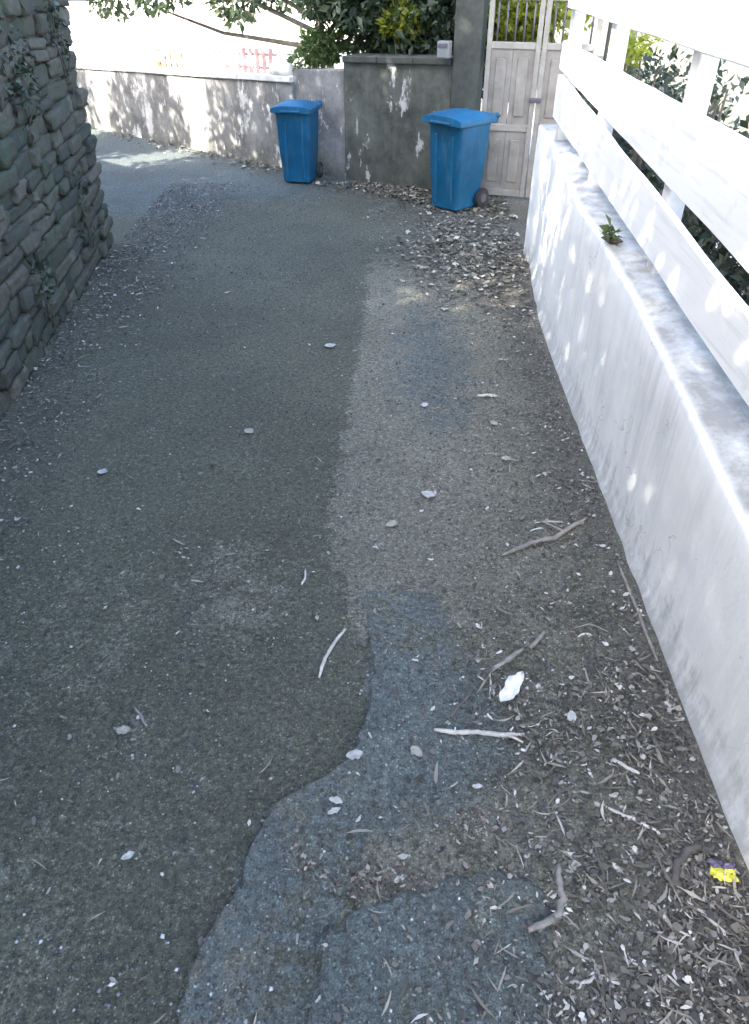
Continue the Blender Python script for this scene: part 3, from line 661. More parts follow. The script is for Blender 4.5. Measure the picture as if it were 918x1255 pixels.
def make_bin(loc, rz, sc, label, material='bin_blue', lid_tilt=0.0):
    t_ = empty('wheelie_bin', loc, rz, label, 'bin', 'blue wheelie bins at the bend'); t_.scale = (sc, sc, sc)
    # local: front is -Y, wheels and handle at +Y; 0.48 wide, 0.55 deep, 0.93 high
    secs = [(rrect(0.33, 0.36, 0.04), 0.015, (0, -0.015)), (rrect(0.36, 0.39, 0.04), 0.03, (0, -0.015)), (rrect(0.385, 0.42, 0.04), 0.28, (0, -0.01)), (rrect(0.40, 0.435, 0.042), 0.30, (0, -0.01)),
            (rrect(0.445, 0.49, 0.045), 0.80, (0, 0)), (rrect(0.45, 0.495, 0.045), 0.815, (0, 0)), (rrect(0.475, 0.525, 0.05), 0.82, (0, 0)), (rrect(0.48, 0.53, 0.05), 0.83, (0, 0)), (rrect(0.48, 0.53, 0.05), 0.865, (0, 0)), (rrect(0.465, 0.515, 0.045), 0.872, (0, 0))]
    V, F = loft(secs); o = pyd('body', V, F, material, t_); shade_auto(o)
    # moulded ribs on the front and the sides
    for x in (-0.11, 0.11):
        V = [(x - 0.018, -0.212, 0.06), (x + 0.018, -0.212, 0.06), (x + 0.018, -0.244, 0.74), (x - 0.018, -0.244, 0.74), (x - 0.01, -0.224, 0.07), (x + 0.01, -0.224, 0.07), (x + 0.01, -0.254, 0.73), (x - 0.01, -0.254, 0.73)]
        pyd('rib', V, [(4, 5, 6, 7), (0, 1, 5, 4), (1, 2, 6, 5), (2, 3, 7, 6), (3, 0, 4, 7)], material, o)
    # lid, domed and overhanging at the front
    V = []; F = []; nx, ny = 10, 12
    for j in range(ny + 1):
        for i in range(nx + 1):
            u = i / nx * 2 - 1; v_ = j / ny
            x = u * 0.258; y = -0.30 + v_ * 0.555
            dome = 0.058 * (1 - abs(u) ** 3.5) * (1 - (abs(v_ - 0.45) / 0.58) ** 3)
            z = 0.882 + max(0, dome)
            V.append((x, y, z))
    W = nx + 1
    for j in range(ny):
        for i in range(nx): F.append((j * W + i, j * W + i + 1, (j + 1) * W + i + 1, (j + 1) * W + i))
    ring = [i for i in range(W)] + [j * W + nx for j in range(1, ny + 1)] + [ny * W + i for i in range(nx - 1, -1, -1)] + [j * W for j in range(ny - 1, 0, -1)]
    b0 = len(V)
    for i in ring: V.append((V[i][0] * 1.012, V[i][1] + (-0.004 if V[i][1] < 0 else 0.003), 0.838))
    for k in range(len(ring)):
        k2 = (k + 1) % len(ring); F.append((ring[k], ring[k2], b0 + k2, b0 + k))
    lid = pyd('lid', V, F, material, t_); shade_auto(lid, 40)
    box('front_grip', (-0.13, -0.335, 0.845), (0.13, -0.303, 0.87), material, lid, 0.008)
    # handle bar at the back on two lugs
    for x in (-0.2, 0.2): box('handle_lug', (x - 0.02, 0.262, 0.81), (x + 0.02, 0.345, 0.90), material, t_, 0.01)
    tube('handle', [(-0.235, 0.325, 0.875), (0.235, 0.325, 0.875)], [0.016, 0.016], material, t_, 10)
    # axle and wheels
    tube('axle', [(-0.215, 0.175, 0.1), (0.215, 0.175, 0.1)], [0.012, 0.012], 'iron_bar', t_, 8)
    for s in (-1, 1):
        wh = empty('wheel', (s * 0.215, 0.175, 0.1)); wh.parent = t_
        bm = bmesh.new(); r_ = bmesh.ops.create_cone(bm, cap_ends=True, segments=20, radius1=0.1, radius2=0.1, depth=0.045, matrix=Matrix.Rotation(R(90), 4, 'Y'))
        bmesh.ops.bevel(bm, geom=[e for e in bm.edges if len(e.link_faces) == 2 and e.calc_face_angle(0) > 1.0], offset=0.009, segments=2, affect='EDGES')
        bmobj('tyre', bm, 'tyre', wh)
        bm = bmesh.new(); bmesh.ops.create_cone(bm, cap_ends=True, segments=14, radius1=0.055, radius2=0.045, depth=0.054, matrix=Matrix.Rotation(R(90), 4, 'Y'))
        bmobj('rim', bm, 'iron_bar', wh)
    return t_
make_bin((0.81, 7.80, 0.002), R(-46), 0.92, 'taller blue wheelie bin in front of the gate pier')
make_bin((-0.82, 8.88, 0.002), R(-12), 0.84, 'blue wheelie bin with bright lid at the corner by the stained wall')

bm = bmesh.new()
bmesh.ops.create_icosphere(bm, subdivisions=3, radius=1.0)
for v in bm.verts:
    n_ = noise.noise(v.co * 1.6 + Vector((3, 1, 0))) * 0.28 + noise.noise(v.co * 4.5) * 0.12
    v.co = Vector((v.co.x * 0.19 * (1 + n_), v.co.y * 0.09 * (1 + n_), max(-0.55, v.co.z) * 0.085 * (1 + n_)))
bn = bmobj('cloth_bundle', bm, 'pale_coping', None, True); bn.location = (-1.02, 9.52, 0.993); bn.rotation_euler = (0, 0, R(-35))
tag(bn, 'pale lumpy bundle lying on the wall top just above the left blue bin', 'bundle')

# ------------------------------------------------------------------ house beyond the boundary wall
hs = empty('house', (-5.2, 15.6, -0.05), R(-8), 'sunlit pale rendered house beyond the boundary wall', 'house')
box('wall', (-5.0, 0, 0), (5.6, 6, 3.0), 'house_render', hs, 0.02)
box('plinth', (-5.03, -0.06, 0), (5.63, -0.001, 0.28), 'pale_coping', hs, 0.01)
rf = pyd('roof', [(-5.5, -0.6, 2.95), (6.1, -0.6, 2.95), (6.1, 6.6, 2.95), (-5.5, 6.6, 2.95), (-5.5, 3, 4.9), (6.1, 3, 4.9), (-5.5, -0.6, 3.05), (6.1, -0.6, 3.05), (6.1, 6.6, 3.05), (-5.5, 6.6, 3.05)],
         [(0, 1, 2, 3), (0, 1, 7, 6), (6, 7, 5, 4), (2, 3, 9, 8), (8, 9, 4, 5), (0, 6, 4, 9, 3), (1, 2, 8, 5, 7)], 'roof_tile', hs)
for x0 in (-3.6, -0.6, 2.4, 4.1):
    wn = empty('window', (x0, 0, 1.35)); wn.parent = hs
    box('pane', (0.05, -0.012, 0.05), (0.95, 0.0, 1.25), 'glass', wn, 0)
    for lo, hi in (((0, -0.05, 0), (0.05, -0.001, 1.3)), ((0.95, -0.05, 0), (1.0, -0.001, 1.3)), ((0.051, -0.05, 0), (0.949, -0.001, 0.05)), ((0.051, -0.05, 1.25), (0.949, -0.001, 1.3)), ((0.48, -0.04, 0.051), (0.52, -0.013, 1.249))):
        box('frame', lo, hi, 'white_board', wn, 0.004)
    box('sill', (-0.08, -0.12, -0.07), (1.08, -0.002, -0.004), 'pale_coping', wn, 0.006)
st = empty('garden_steps', (-4.35, 13.6, -0.05), R(-8), 'pale concrete steps in front of the sunlit house', 'steps')
for i in range(4): box('step', (-0.8, 0.28 * i, 0), (0.8, 0.28 * i + 0.279 + 0.0, 0.17 * (i + 1)), 'pale_coping', st, 0.01)
pl = empty('garden_pillar', (-4.72, 12.9, -0.05), 0, 'pale grey pillar standing behind the left end of the stained wall', 'pillar')
box('shaft', (-0.16, -0.16, 0), (0.16, 0.16, 1.1), 'shutter', pl, 0.02); box('cap', (-0.2, -0.2, 1.102), (0.2, 0.2, 1.17), 'pale_coping', pl, 0.015)
h2 = empty('garden_outhouse', (5.2, -3, -0.05), 0, 'pale rendered outbuilding seen between the rails of the white fence', 'building')
box('wall', (0, 0, 0), (4, 10, 2.6), 'house_render', h2, 0.02)
pyd('roof', [(-0.4, -0.4, 2.61), (4.4, -0.4, 2.61), (4.4, 10.4, 2.61), (-0.4, 10.4, 2.61), (2, -0.4, 3.7), (2, 10.4, 3.7)], [(0, 1, 2, 3), (0, 4, 5, 3), (1, 2, 5, 4), (0, 1, 4), (3, 5, 2)], 'roof_tile', h2)

# ------------------------------------------------------------------ trees and shrubs
def tree(name, base, height, crown_c, crown_r, nblob, rmin, rmax, nleaf, lsize, lmat, label, group=None, r0=0.16, limbs=6, cat='tree', lean=0.9):
    t_ = empty(name, base, 0, label, cat, group)
    c = Vector(crown_c) - Vector(base); top = Vector((c.x * lean, c.y * lean, height))
    pts = [Vector((0, 0, -0.1)).lerp(top, s) + Vector((noise.noise(Vector((s * 3, base[0], 0))), noise.noise(Vector((s * 3, base[1], 7))), 0)) * 0.25 * s for s in np.linspace(0, 1, 9)]
    tube('trunk', pts, [r0 * (1.15 - 0.85 * s) for s in np.linspace(0, 1, 9)], 'bark', t_, 9)
    bl = blobs_in(tuple(c), crown_r, nblob, rmin, rmax)
    for i in range(limbs):
        s = 0.4 + 0.5 * i / limbs; a = top * s; b_ = Vector(bl[i % len(bl)][0])
        m1 = a.lerp(b_, 0.5) + Vector((0, 0, -0.15)); tube('limb', [a, m1, b_], [r0 * 0.45, r0 * 0.3, r0 * 0.1], 'bark', t_, 6)
    foliage('crown', bl, nleaf, lsize, lmat, t_)
    return t_
G_ = 'trees behind the left stone wall'
tree('tree', (-4.3, -4.5, 0), 6.0, (-4.6, -4.4, 5.0), (2.4, 2.6, 1.9), 50, 0.6, 1.1, 13000, 0.17, 'leaf_dark', 'broad dark tree behind the left stone wall, farthest back along the lane', G_)
tree('tree', (-4.2, -0.6, 0), 6.4, (-4.5, -0.6, 5.2), (2.3, 2.6, 2.2), 56, 0.6, 1.1, 18000, 0.17, 'leaf_dark', 'tall dark tree behind the left stone wall beside the photographer', G_)
tree('tree', (-4.3, 4.0, 0), 6.4, (-4.5, 4.3, 5.2), (2.2, 2.4, 2.3), 56, 0.6, 1.05, 17000, 0.17, 'leaf_dark', 'dark tree behind the left stone wall nearest the bend', G_)
def shrub(name, blobs, n, size, lmat, label, cat='shrub', group=None, stems=4, z0=0.0, zmin=None, sr=0.018):
    c = np.mean([b_[0] for b_ in blobs], 0); t_ = empty(name, (0, 0, 0), 0, label, cat, group)
    for i in range(stems):
        b_ = blobs[int(i * len(blobs) / stems)][0]
        base = Vector((c[0] * 0.4 + b_[0] * 0.6, c[1] * 0.4 + b_[1] * 0.6, z0)); tip = Vector(b_)
        tube('stem', [base, base.lerp(tip, 0.5) + Vector((random.uniform(-.06, .06), random.uniform(-.06, .06), 0)), tip], [sr, sr * 0.7, sr * 0.3], 'bark', t_, 5)
    foliage('leaves', blobs, n, size, lmat, t_, zmin=zmin); return t_
# growth on top of the stone wall
bl = []
for y in np.arange(0.4, 6.6, 0.2): bl.append((np.array((*LW(-2.62 + random.uniform(-0.1, 0.08), y), 2.0 + random.uniform(-0.05, 0.25))), (random.uniform(0.22, 0.34), 0.3, random.uniform(0.16, 0.34))))
shrub('hedge', bl, 9000, 0.075, 'leaf_dark', 'dark ivy and hedge growing along the top of the left stone wall', 'hedge', stems=10, z0=1.82)
bl = []
for s in np.arange(0.1, 6.5, 0.3):
    p = p0 + d * s - nrm * 0.3
    if 2.4 < s < 3.4 or 4.6 < s < 5.4: continue  # added hedge, gaps shaped so sun patches fall on the far wall
    bl.append((np.array((p.x, p.y, 1.9 + random.uniform(-0.1, 0.25))), (0.36, 0.36, 0.6)))
    bl.append((np.array((p.x - 0.1, p.y - 0.1, 2.95 + random.uniform(-0.2, 0.3))), (0.38, 0.38, random.uniform(0.6, 0.9))))
shrub('hedge', bl, 17000, 0.115, 'leaf_dark', 'unseen hedge on the wall round the bend, shaped to dapple the far wall with sun', 'hedge', stems=8, z0=1.5)
# hanging creeper on the stone face
for k, (y, z, n_, r_) in enumerate(((6.2, 1.62, 120, 0.14), (5.2, 1.5, 220, 0.22), (4.6, 0.4, 70, 0.12), (5.9, 0.5, 60, 0.10))):
    bl = [(np.array((*LW(-2.27, y + random.uniform(-.12, .12)), z + random.uniform(-.2, .2))), (0.05, r_, r_)) for _ in range(4)]
    lab = ['ivy sprig near the top corner of the left stone wall', 'largest ivy patch hanging on the left stone wall', 'small creeper low on the left stone wall at the picture edge', 'small creeper low on the stone wall near its far corner'][k]
    shrub('ivy', bl, n_, 0.045, 'leaf_hedge', lab, 'ivy', 'creepers on the stone wall', stems=3, z0=max(0.02, z - 0.3), sr=0.006)
# evergreen mass behind the mossy wall
bl = blobs_in((-0.15, 9.35, 1.75), (0.85, 0.45, 0.65), 26, 0.25, 0.45)
tree('evergreen_tree', (0.1, 9.6, -0.05), 2.2, (0.18, 9.45, 1.85), (0.80, 0.5, 0.85), 46, 0.25, 0.5, 24000, 0.085, 'leaf_dark', 'dark evergreen tree overhanging the mossy wall between the bins', None, 0.09, 6)
shrub('shrub', blobs_in((-0.55, 9.50, 1.22), (0.3, 0.18, 0.22), 7, 0.1, 0.2), 1100, 0.07, 'leaf_mid', 'sunlit shrub spilling over the wall behind the left blue bin', z0=0.0)
shrub('shrub', blobs_in((0.35, 9.0, 1.5), (0.25, 0.15, 0.25), 6, 0.08, 0.16), 500, 0.07, 'leaf_yellow', 'yellow green sprig among the dark leaves above the mossy wall', z0=0.3)
shrub('shrub', blobs_in((1.45, 8.75, 1.55), (0.55, 0.25, 0.45), 20, 0.14, 0.28), 3600, 0.08, 'leaf_yellow', 'bright yellow green shrub behind the bars of the gate', z0=0.0, stems=6)
shrub('shrub', blobs_in((0.78, 8.98, 1.35), (0.35, 0.15, 0.45), 12, 0.15, 0.3), 4200, 0.075, 'leaf_hedge', 'dark leafy shrub filling the gap behind the letter box', z0=0.0, stems=5)
shrub('shrub', blobs_in((1.15, 9.3, 1.9), (0.6, 0.3, 0.5), 16, 0.2, 0.35), 3000, 0.09, 'leaf_mid', 'tall green shrub rising behind the gate pier', z0=0.0, stems=6)
shrub('flower_clump', blobs_in((-2.55, 11.12, 0.86), (0.35, 0.1, 0.1), 7, 0.06, 0.12), 500, 0.05, 'flower_yellow', 'low yellow flowering clump just behind the stained wall', 'plant', z0=0.0)
tree('garden_tree', (-0.55, 13.0, -0.05), 2.3, (-2.9, 13.1, 2.0), (2.3, 0.6, 0.75), 30, 0.28, 0.5, 9000, 0.11, 'leaf_dark', 'low spreading tree in front of the sunlit house', None, 0.09, 7, 'tree', 0.15)
# hedge behind the white fence, and the sprigs over it
bl = []
for y in np.arange(0.5, 7.0, 0.2): bl.append((np.array((1.86 + random.uniform(-0.05, 0.05), y, 0.98 + random.uniform(-0.08, 0.08))), (0.3, 0.26, random.uniform(0.3, 0.42))))
for y in np.arange(0.5, 7.0, 0.25): bl.append((np.array((1.86, y, 0.35)), (0.3, 0.3, 0.4)))
shrub('hedge', bl, 24000, 0.065, 'leaf_hedge', 'dark hedge growing behind the white rail fence', 'hedge', stems=12, z0=-0.05)
for k, (x, y, z, mt_, n_, lab) in enumerate(((1.62, 5.55, 1.55, 'leaf_yellow', 260, 'yellow green sprig poking between the top rails at the far end of the fence'), (1.60, 4.75, 1.45, 'leaf_hedge', 220, 'green sprig showing between the top rails beside the middle fence post'), (1.62, 4.1, 1.42, 'leaf_hedge', 200, 'thin green sprig between the top rails, nearest to the camera'))):
    shrub('garden_plant', blobs_in((x, y, z), (0.1, 0.2, 0.22), 6, 0.06, 0.12), n_, 0.045, mt_, lab, 'plant', 'plants behind the fence', stems=4, z0=0.6)
shrub('weed', blobs_in((1.17, 3.72, 0.945), (0.03, 0.06, 0.02), 4, 0.02, 0.035), 34, 0.045, 'leaf_mid', 'small green weed growing on top of the white wall', 'plant', stems=3, z0=0.91)

# ------------------------------------------------------------------ litter on the lane
def wall_front(y): return interp(y, WALL_X) - 0.035
def scatter(n, fn, tries=60):
    out = []; 
    while len(out) < n and tries > 0:
        tries -= 1
        k = n * 3
        X = RNG.uniform(-2.3, 1.35, k); Y = 0.35 + 8.4 * RNG.random(k) ** 1.6
        dens = fn(X, Y); keep = RNG.random(k) < dens
        out += list(zip(X[keep], Y[keep]))
    out = out[:n]
    return np.array([(x, y, gz(x, y)) for x, y in out])
wx = np.vectorize(wall_front)
def nz2(X, Y, f, o): return np.array([noise.noise(Vector((a * f, b_ * f, o))) for a, b_ in zip(X, Y)])
def verge(X, Y):
    wf = wx(Y); dd = wf - X                       # distance from the wall foot
    width = np.interp(Y, [0.3, 1.0, 1.6, 2.2, 3.2, 4.5, 5.4, 6.2, 7.4], [0.62, 0.56, 0.44, 0.32, 0.36, 0.28, 0.42, 0.75, 0.9])
    den = np.where(dd > 0, np.exp(-(dd / width) ** 2.2), 0)
    amt = np.interp(Y, [0.3, 1.5, 1.9, 2.4, 3.0, 3.6, 4.5, 5.6, 7.0, 8.0], [1.0, 1.0, 0.5, 0.35, 0.6, 0.32, 0.3, 0.75, 0.8, 0.6])
    lf = np.where(X < -1.45, 0.5 * np.clip((-1.45 - X) / 0.6, 0, 1) * (1 + 1.5 * (Y > 5.4)), 0)
    base = 0.012 + 0.02 * (X > 0.0)
    cl = np.clip(0.75 + 1.1 * nz2(X, Y, 5.0, 2.2), 0.1, 1.3)
    den = den + 0.5 * np.exp(-((X - 0.52) / 0.22) ** 2 - ((Y - 1.75) / 0.28) ** 2)
    ok = (X < wf - 0.005) & (X > -2.24)
    far = np.array([not behind_far(a, b_ + 0.12) for a, b_ in zip(X, Y)])
    return np.where(ok & far, np.clip(den * amt * cl + lf * cl + base, 0, 1), 0)
def flat_litter(name, P, size, aspect, material, lift=0.004, tiltv=0.35):
    n = len(P); a = RNG.random(n) * 2 * math.pi
    ax = np.stack([np.cos(a), np.sin(a), RNG.normal(0, tiltv * 0.5, n)], 1); ax /= np.linalg.norm(ax, axis=1)[:, None]
    up = np.stack([RNG.normal(0, tiltv, n), RNG.normal(0, tiltv, n), np.ones(n)], 1); up -= ax * (up * ax).sum(1)[:, None]; up /= np.linalg.norm(up, axis=1)[:, None]
    sd = np.cross(ax, up); s = (size * np.exp(RNG.normal(0, 0.42, n)).clip(0.4, 2.0))[:, None]; wd = s * aspect * RNG.uniform(0.6, 1.4, (n, 1)) * 0.5
    C_ = P.copy(); C_[:, 2] += lift + np.abs(ax[:, 2:3] * s)[:, 0] * 0.5 + RNG.random(n) * 0.006
    cu = RNG.uniform(-0.15, 0.3, (n, 1)) * s; bend = RNG.normal(0, 0.07, (n, 1)).clip(-0.2, 0.2) * s
    k = 5; pts = []
    for q in range(k):
        u = q / (k - 1); wq = wd * (np.array([0.25, 0.85, 1.0, 0.7, 0.12])[q]) * RNG.uniform(0.5, 1.5, (n, 1))
        cen = C_ + ax * s * (u - 0.5) + sd * bend * (4 * u * (1 - u) - 0.5) + up * cu * 0.5 * (2 * u - 1) ** 2
        pts += [cen + sd * wq + up * wq * RNG.uniform(-0.1, 0.5, (n, 1)), cen - sd * wq + up * wq * RNG.uniform(-0.1, 0.5, (n, 1))]
    V = np.stack(pts, 1).reshape(-1, 3); b_ = (np.arange(n) * 2 * k)[:, None]
    F = np.concatenate([b_ + np.array([[2 * q, 2 * q + 1, 2 * q + 3, 2 * q + 2]]) for q in range(k - 1)], 0)
    return fast_mesh(name, V, F, material)
P = scatter(30000, verge)
tag(flat_litter('leaf_litter', P, 0.015, 0.46, 'litter'), 'grey and pale leaf litter and chips along the foot of the white wall', 'leaf litter', kind='stuff')
P = scatter(4600, verge)
tag(flat_litter('straw_litter', P, 0.042, 0.085, 'litter_straw', 0.006), 'thin pale straw and stalks mixed into the leaf litter', 'straw', kind='stuff')
def gatepatch(X, Y):
    g1 = np.exp(-((X - 0.85) / 0.42) ** 2 - ((Y - 6.35) / 0.75) ** 2) * (X < wx(Y) - 0.01)
    dfar = np.array([min(abs((Vector((a, b_)) - s_[0]).dot(Vector((-(s_[1] - s_[0]).y, (s_[1] - s_[0]).x)).normalized())) for s_ in (FAR1, FAR2)) for a, b_ in zip(X, Y)])
    g2 = np.exp(-(dfar / 0.22) ** 2) * (Y > 7.3) * 0.9
    far = np.array([not behind_far(a, b_ + 0.1) for a, b_ in zip(X, Y)])
    return np.clip(np.maximum(g1, g2) * far, 0, 1)
P = scatter(5000, gatepatch)
tag(flat_litter('dry_leaves', P, 0.032, 0.5, 'litter_tan', 0.006), 'drift of tan dry leaves below the gate and along the far walls', 'leaf litter', kind='stuff')
pp = []
for _ in range(2400):
    q = RNG.random(); a_, b2 = FAR1; p = a_.lerp(b2, q); dn_ = Vector((-(b2 - a_).y, (b2 - a_).x)).normalized(); o_ = -abs(RNG.normal(0, 0.16)) - 0.02
    if noise.noise(Vector((q * 9, 4, 4))) + 0.25 < RNG.random() * 0.7: continue
    pp.append((p.x + dn_.x * o_, p.y + dn_.y * o_, 0.0))
tag(flat_litter('dry_leaves', np.array(pp), 0.034, 0.5, 'litter_tan', 0.006), 'dry leaves gathered along the foot of the stained wall on the bend', 'leaf litter', kind='stuff')
def brownpatch(X, Y):
    r_ = np.zeros_like(X)
    for x, y, a, b_, w_ in ((0.29, 1.20, 0.07, 0.05, 0.8), (0.02, 1.03, 0.16, 0.035, 0.9), (-0.20, 1.06, 0.07, 0.05, 0.4), (-0.55, 2.25, 0.2, 0.25, 0.12), (0.45, 1.5, 0.1, 0.03, 0.4)):
        r_ = np.maximum(r_, w_ * np.exp(-((X - x) / a) ** 2 - ((Y - y) / b_) ** 2))
    return r_
P = scatter(700, brownpatch, 600)
tag(flat_litter('brown_litter', P, 0.011, 0.4, 'litter_brown', 0.004), 'scraps of brown leaf crumbs lying on the asphalt repairs', 'leaf litter', kind='stuff')
# loose grit
def gritd(X, Y):
    ok = (X < wx(Y) - 0.005) & (X > -2.24)
    return np.where(ok, np.clip(0.30 + 0.25 * (X > 0.3) + 0.5 * nz2(X, Y, 2.3, 8.0), 0.03, 1), 0)
P = scatter(26000, gritd)
n = len(P); s = (0.0036 * np.exp(RNG.normal(0, 0.4, n)).clip(0.4, 2.2))[:, None]
oc = np.array([(1, 0, 0), (0, 1, 0), (-1, 0, 0), (0, -1, 0), (0, 0, 0.7), (0, 0, -0.7)], float)
a = RNG.random(n) * 6.28; ca, sa = np.cos(a), np.sin(a)
base = oc[None] * RNG.uniform(0.7, 1.3, (n, 6, 1))
rot = np.stack([base[..., 0] * ca[:, None] - base[..., 1] * sa[:, None], base[..., 0] * sa[:, None] + base[..., 1] * ca[:, None], base[..., 2]], -1)
V = (rot * s[:, :, None] + P[:, None, :] + np.array([0, 0, 0.0015])).reshape(-1, 3)
of = np.array([(0, 1, 4), (1, 2, 4), (2, 3, 4), (3, 0, 4), (1, 0, 5), (2, 1, 5), (3, 2, 5), (0, 3, 5)])
F = ((np.arange(n) * 6)[:, None, None] + of[None]).reshape(-1, 3)
tag(fast_mesh('grit', V, F, 'grit'), 'loose grit and small chips scattered over the asphalt', 'grit', kind='stuff')

# ------------------------------------------------------------------ sticks one can pick out
def stick(name, pts, r_, material, label, fork=None, cat='stick'):
    dense = []
    for a, b_ in zip(pts, pts[1:]):
        for q in range(4): dense.append((a[0] + (b_[0] - a[0]) * q / 4, a[1] + (b_[1] - a[1]) * q / 4))
    dense.append(pts[-1]); n_ = len(dense)
    sd_ = pts[0][0] * 17 + pts[0][1] * 5
    P3 = []; rad = []
    for i, (x, y) in enumerate(dense):
        j = noise.noise(Vector((i * 0.6, sd_, 0))) * r_ * 0.9; j2 = noise.noise(Vector((i * 0.6, sd_, 9))) * r_ * 0.9
        rr = r_ * (1 + 0.25 * noise.noise(Vector((i * 1.1, sd_, 4)))) * (1 - 0.35 * abs(i / (n_ - 1) * 2 - 1) ** 4)
        rad.append(rr); P3.append((x + j, y + j2, gz(x, y) + r_ * 0.95 + abs(j) * 0.5))
    bm = bmesh.new(); tube_mesh(bm, P3, rad, 7)
    if fork:
        k, dx, dy = fork; a = Vector(P3[k]); b_ = a + Vector((dx, dy, r_ * 0.6))
        tube_mesh(bm, [a, a.lerp(b_, 0.5) + Vector((0, 0, r_ * 0.5)), b_], [r_ * 0.7, r_ * 0.55, r_ * 0.35], 6)
    o = bmobj(name, bm, material, None, True)
    return tag(o, label, cat, 'sticks fallen on the lane')
ST = [
 ('stick', [(0.539, 2.407), (0.673, 2.483), (0.785, 2.517), (0.873, 2.597), (0.961, 2.662)], 0.0085, 'twig_grey', 'long crooked grey stick lying near the foot of the white wall', (10, -0.10, 0.075)),
 ('stick', [(0.409, 1.769), (0.48, 1.822), (0.548, 1.877)], 0.0075, 'twig_grey', 'broken grey stick just behind the large bleached leaf', None),
 ('stick', [(0.569, 1.881), (0.602, 1.914), (0.638, 1.959)], 0.007, 'twig_grey', 'short broken piece in line with the stick behind the bleached leaf', None),
 ('twig', [(0.394, 1.65), (0.405, 1.714), (0.41, 1.78)], 0.003, 'twig_pale', 'thin straight pale stalk left of the large bleached leaf', None),
 ('twig', [(0.254, 1.575), (0.297, 1.629), (0.342, 1.689)], 0.005, 'twig_dark', 'short dark twig left of the large bleached leaf', None),
 ('stick', [(0.195, 1.517), (0.27, 1.51), (0.337, 1.514), (0.408, 1.501), (0.488, 1.504)], 0.0065, 'twig_pale', 'pale splintered stick lying crosswise in front of the large bleached leaf', (13, 0.05, -0.03)),
 ('stick', [(-0.198, 1.743), (-0.18, 1.834), (-0.148, 1.906), (-0.111, 1.976)], 0.0055, 'twig_pale', 'pale slightly bent stick alone in the middle of the lane', None),
 ('stick', [(0.396, 0.887), (0.445, 0.902), (0.483, 0.933), (0.509, 0.973), (0.504, 1.017), (0.512, 1.069)], 0.0085, 'twig_grey', 'thick curved grey stick in the lower right foreground', None),
 ('twig', [(0.626, 1.146), (0.631, 1.086), (0.631, 1.033), (0.603, 0.997)], 0.0045, 'twig_dark', 'thin dark hooked twig right of the thick curved stick', None),
 ('twig', [(0.692, 1.249), (0.761, 1.209), (0.824, 1.171)], 0.0045, 'twig_pale', 'straight pale twig above the hooked dark twig', None),
 ('stick', [(0.819, 1.019), (0.844, 1.069), (0.888, 1.107), (0.928, 1.122)], 0.010, 'twig_dark', 'thick dark curved root piece left of the yellow wrapper', None),
 ('twig', [(0.839, 0.973), (0.879, 0.931), (0.915, 0.887)], 0.0045, 'twig_pale', 'straight pale twig below the yellow wrapper', None),
 ('twig', [(0.759, 0.962), (0.771, 0.912), (0.822, 0.883)], 0.003, 'twig_pale', 'thin bent stalk left of the straight twig below the wrapper', None),
 ('twig', [(0.728, 0.793), (0.758, 0.761), (0.807, 0.756)], 0.003, 'twig_pale', 'thin bent stalk at the lower right edge, nearest the bottom', None),
 ('twig', [(0.645, 0.825), (0.673, 0.807), (0.699, 0.785)], 0.003, 'twig_pale', 'short pale stalk right of the forked white twig', None),
 ('twig', [(0.752, 1.409), (0.789, 1.382), (0.826, 1.359)], 0.0055, 'twig_pale', 'stubby pale twig in the litter halfway along the near wall', None),
 ('twig', [(0.507, 0.772), (0.534, 0.776), (0.558, 0.793), (0.581, 0.776), (0.607, 0.769)], 0.004, 'leaf_bleached', 'white forked twig shaped like a bird at the bottom edge', (8, 0.01, -0.04)),
 ('twig', [(-0.813, 1.616), (-0.786, 1.585), (-0.753, 1.539)], 0.004, 'twig_grey', 'short twig on the dark asphalt at the left', None),
 ('twig', [(0.591, 3.815), (0.648, 3.825), (0.703, 3.815)], 0.0075, 'twig_pale', 'pale flat twig lying crosswise in the middle distance', None),
 ('twig', [(-0.293, 2.225), (-0.283, 2.264), (-0.284, 2.314)], 0.004, 'twig_pale', 'tiny upright looking twig on the dark asphalt edge', None),
 ('twig', [(0.743, 1.98), (0.817, 2.006), (0.879, 1.967)], 0.003, 'twig_grey', 'thin arched stalk between the broken stick and the white wall', None),
 ('twig', [(1.018, 2.365), (1.018, 2.067), (1.018, 1.819)], 0.006, 'twig_grey', 'long grey stem lying right along the foot of the white wall', None),
 ('twig', [(0.717, 2.638), (0.781, 2.644), (0.845, 2.638)], 0.004, 'twig_pale', 'thin pale twig beside the long crooked stick', None),
]
for s_ in ST: stick(s_[0], s_[1], s_[2] * 1.25, *s_[3:])

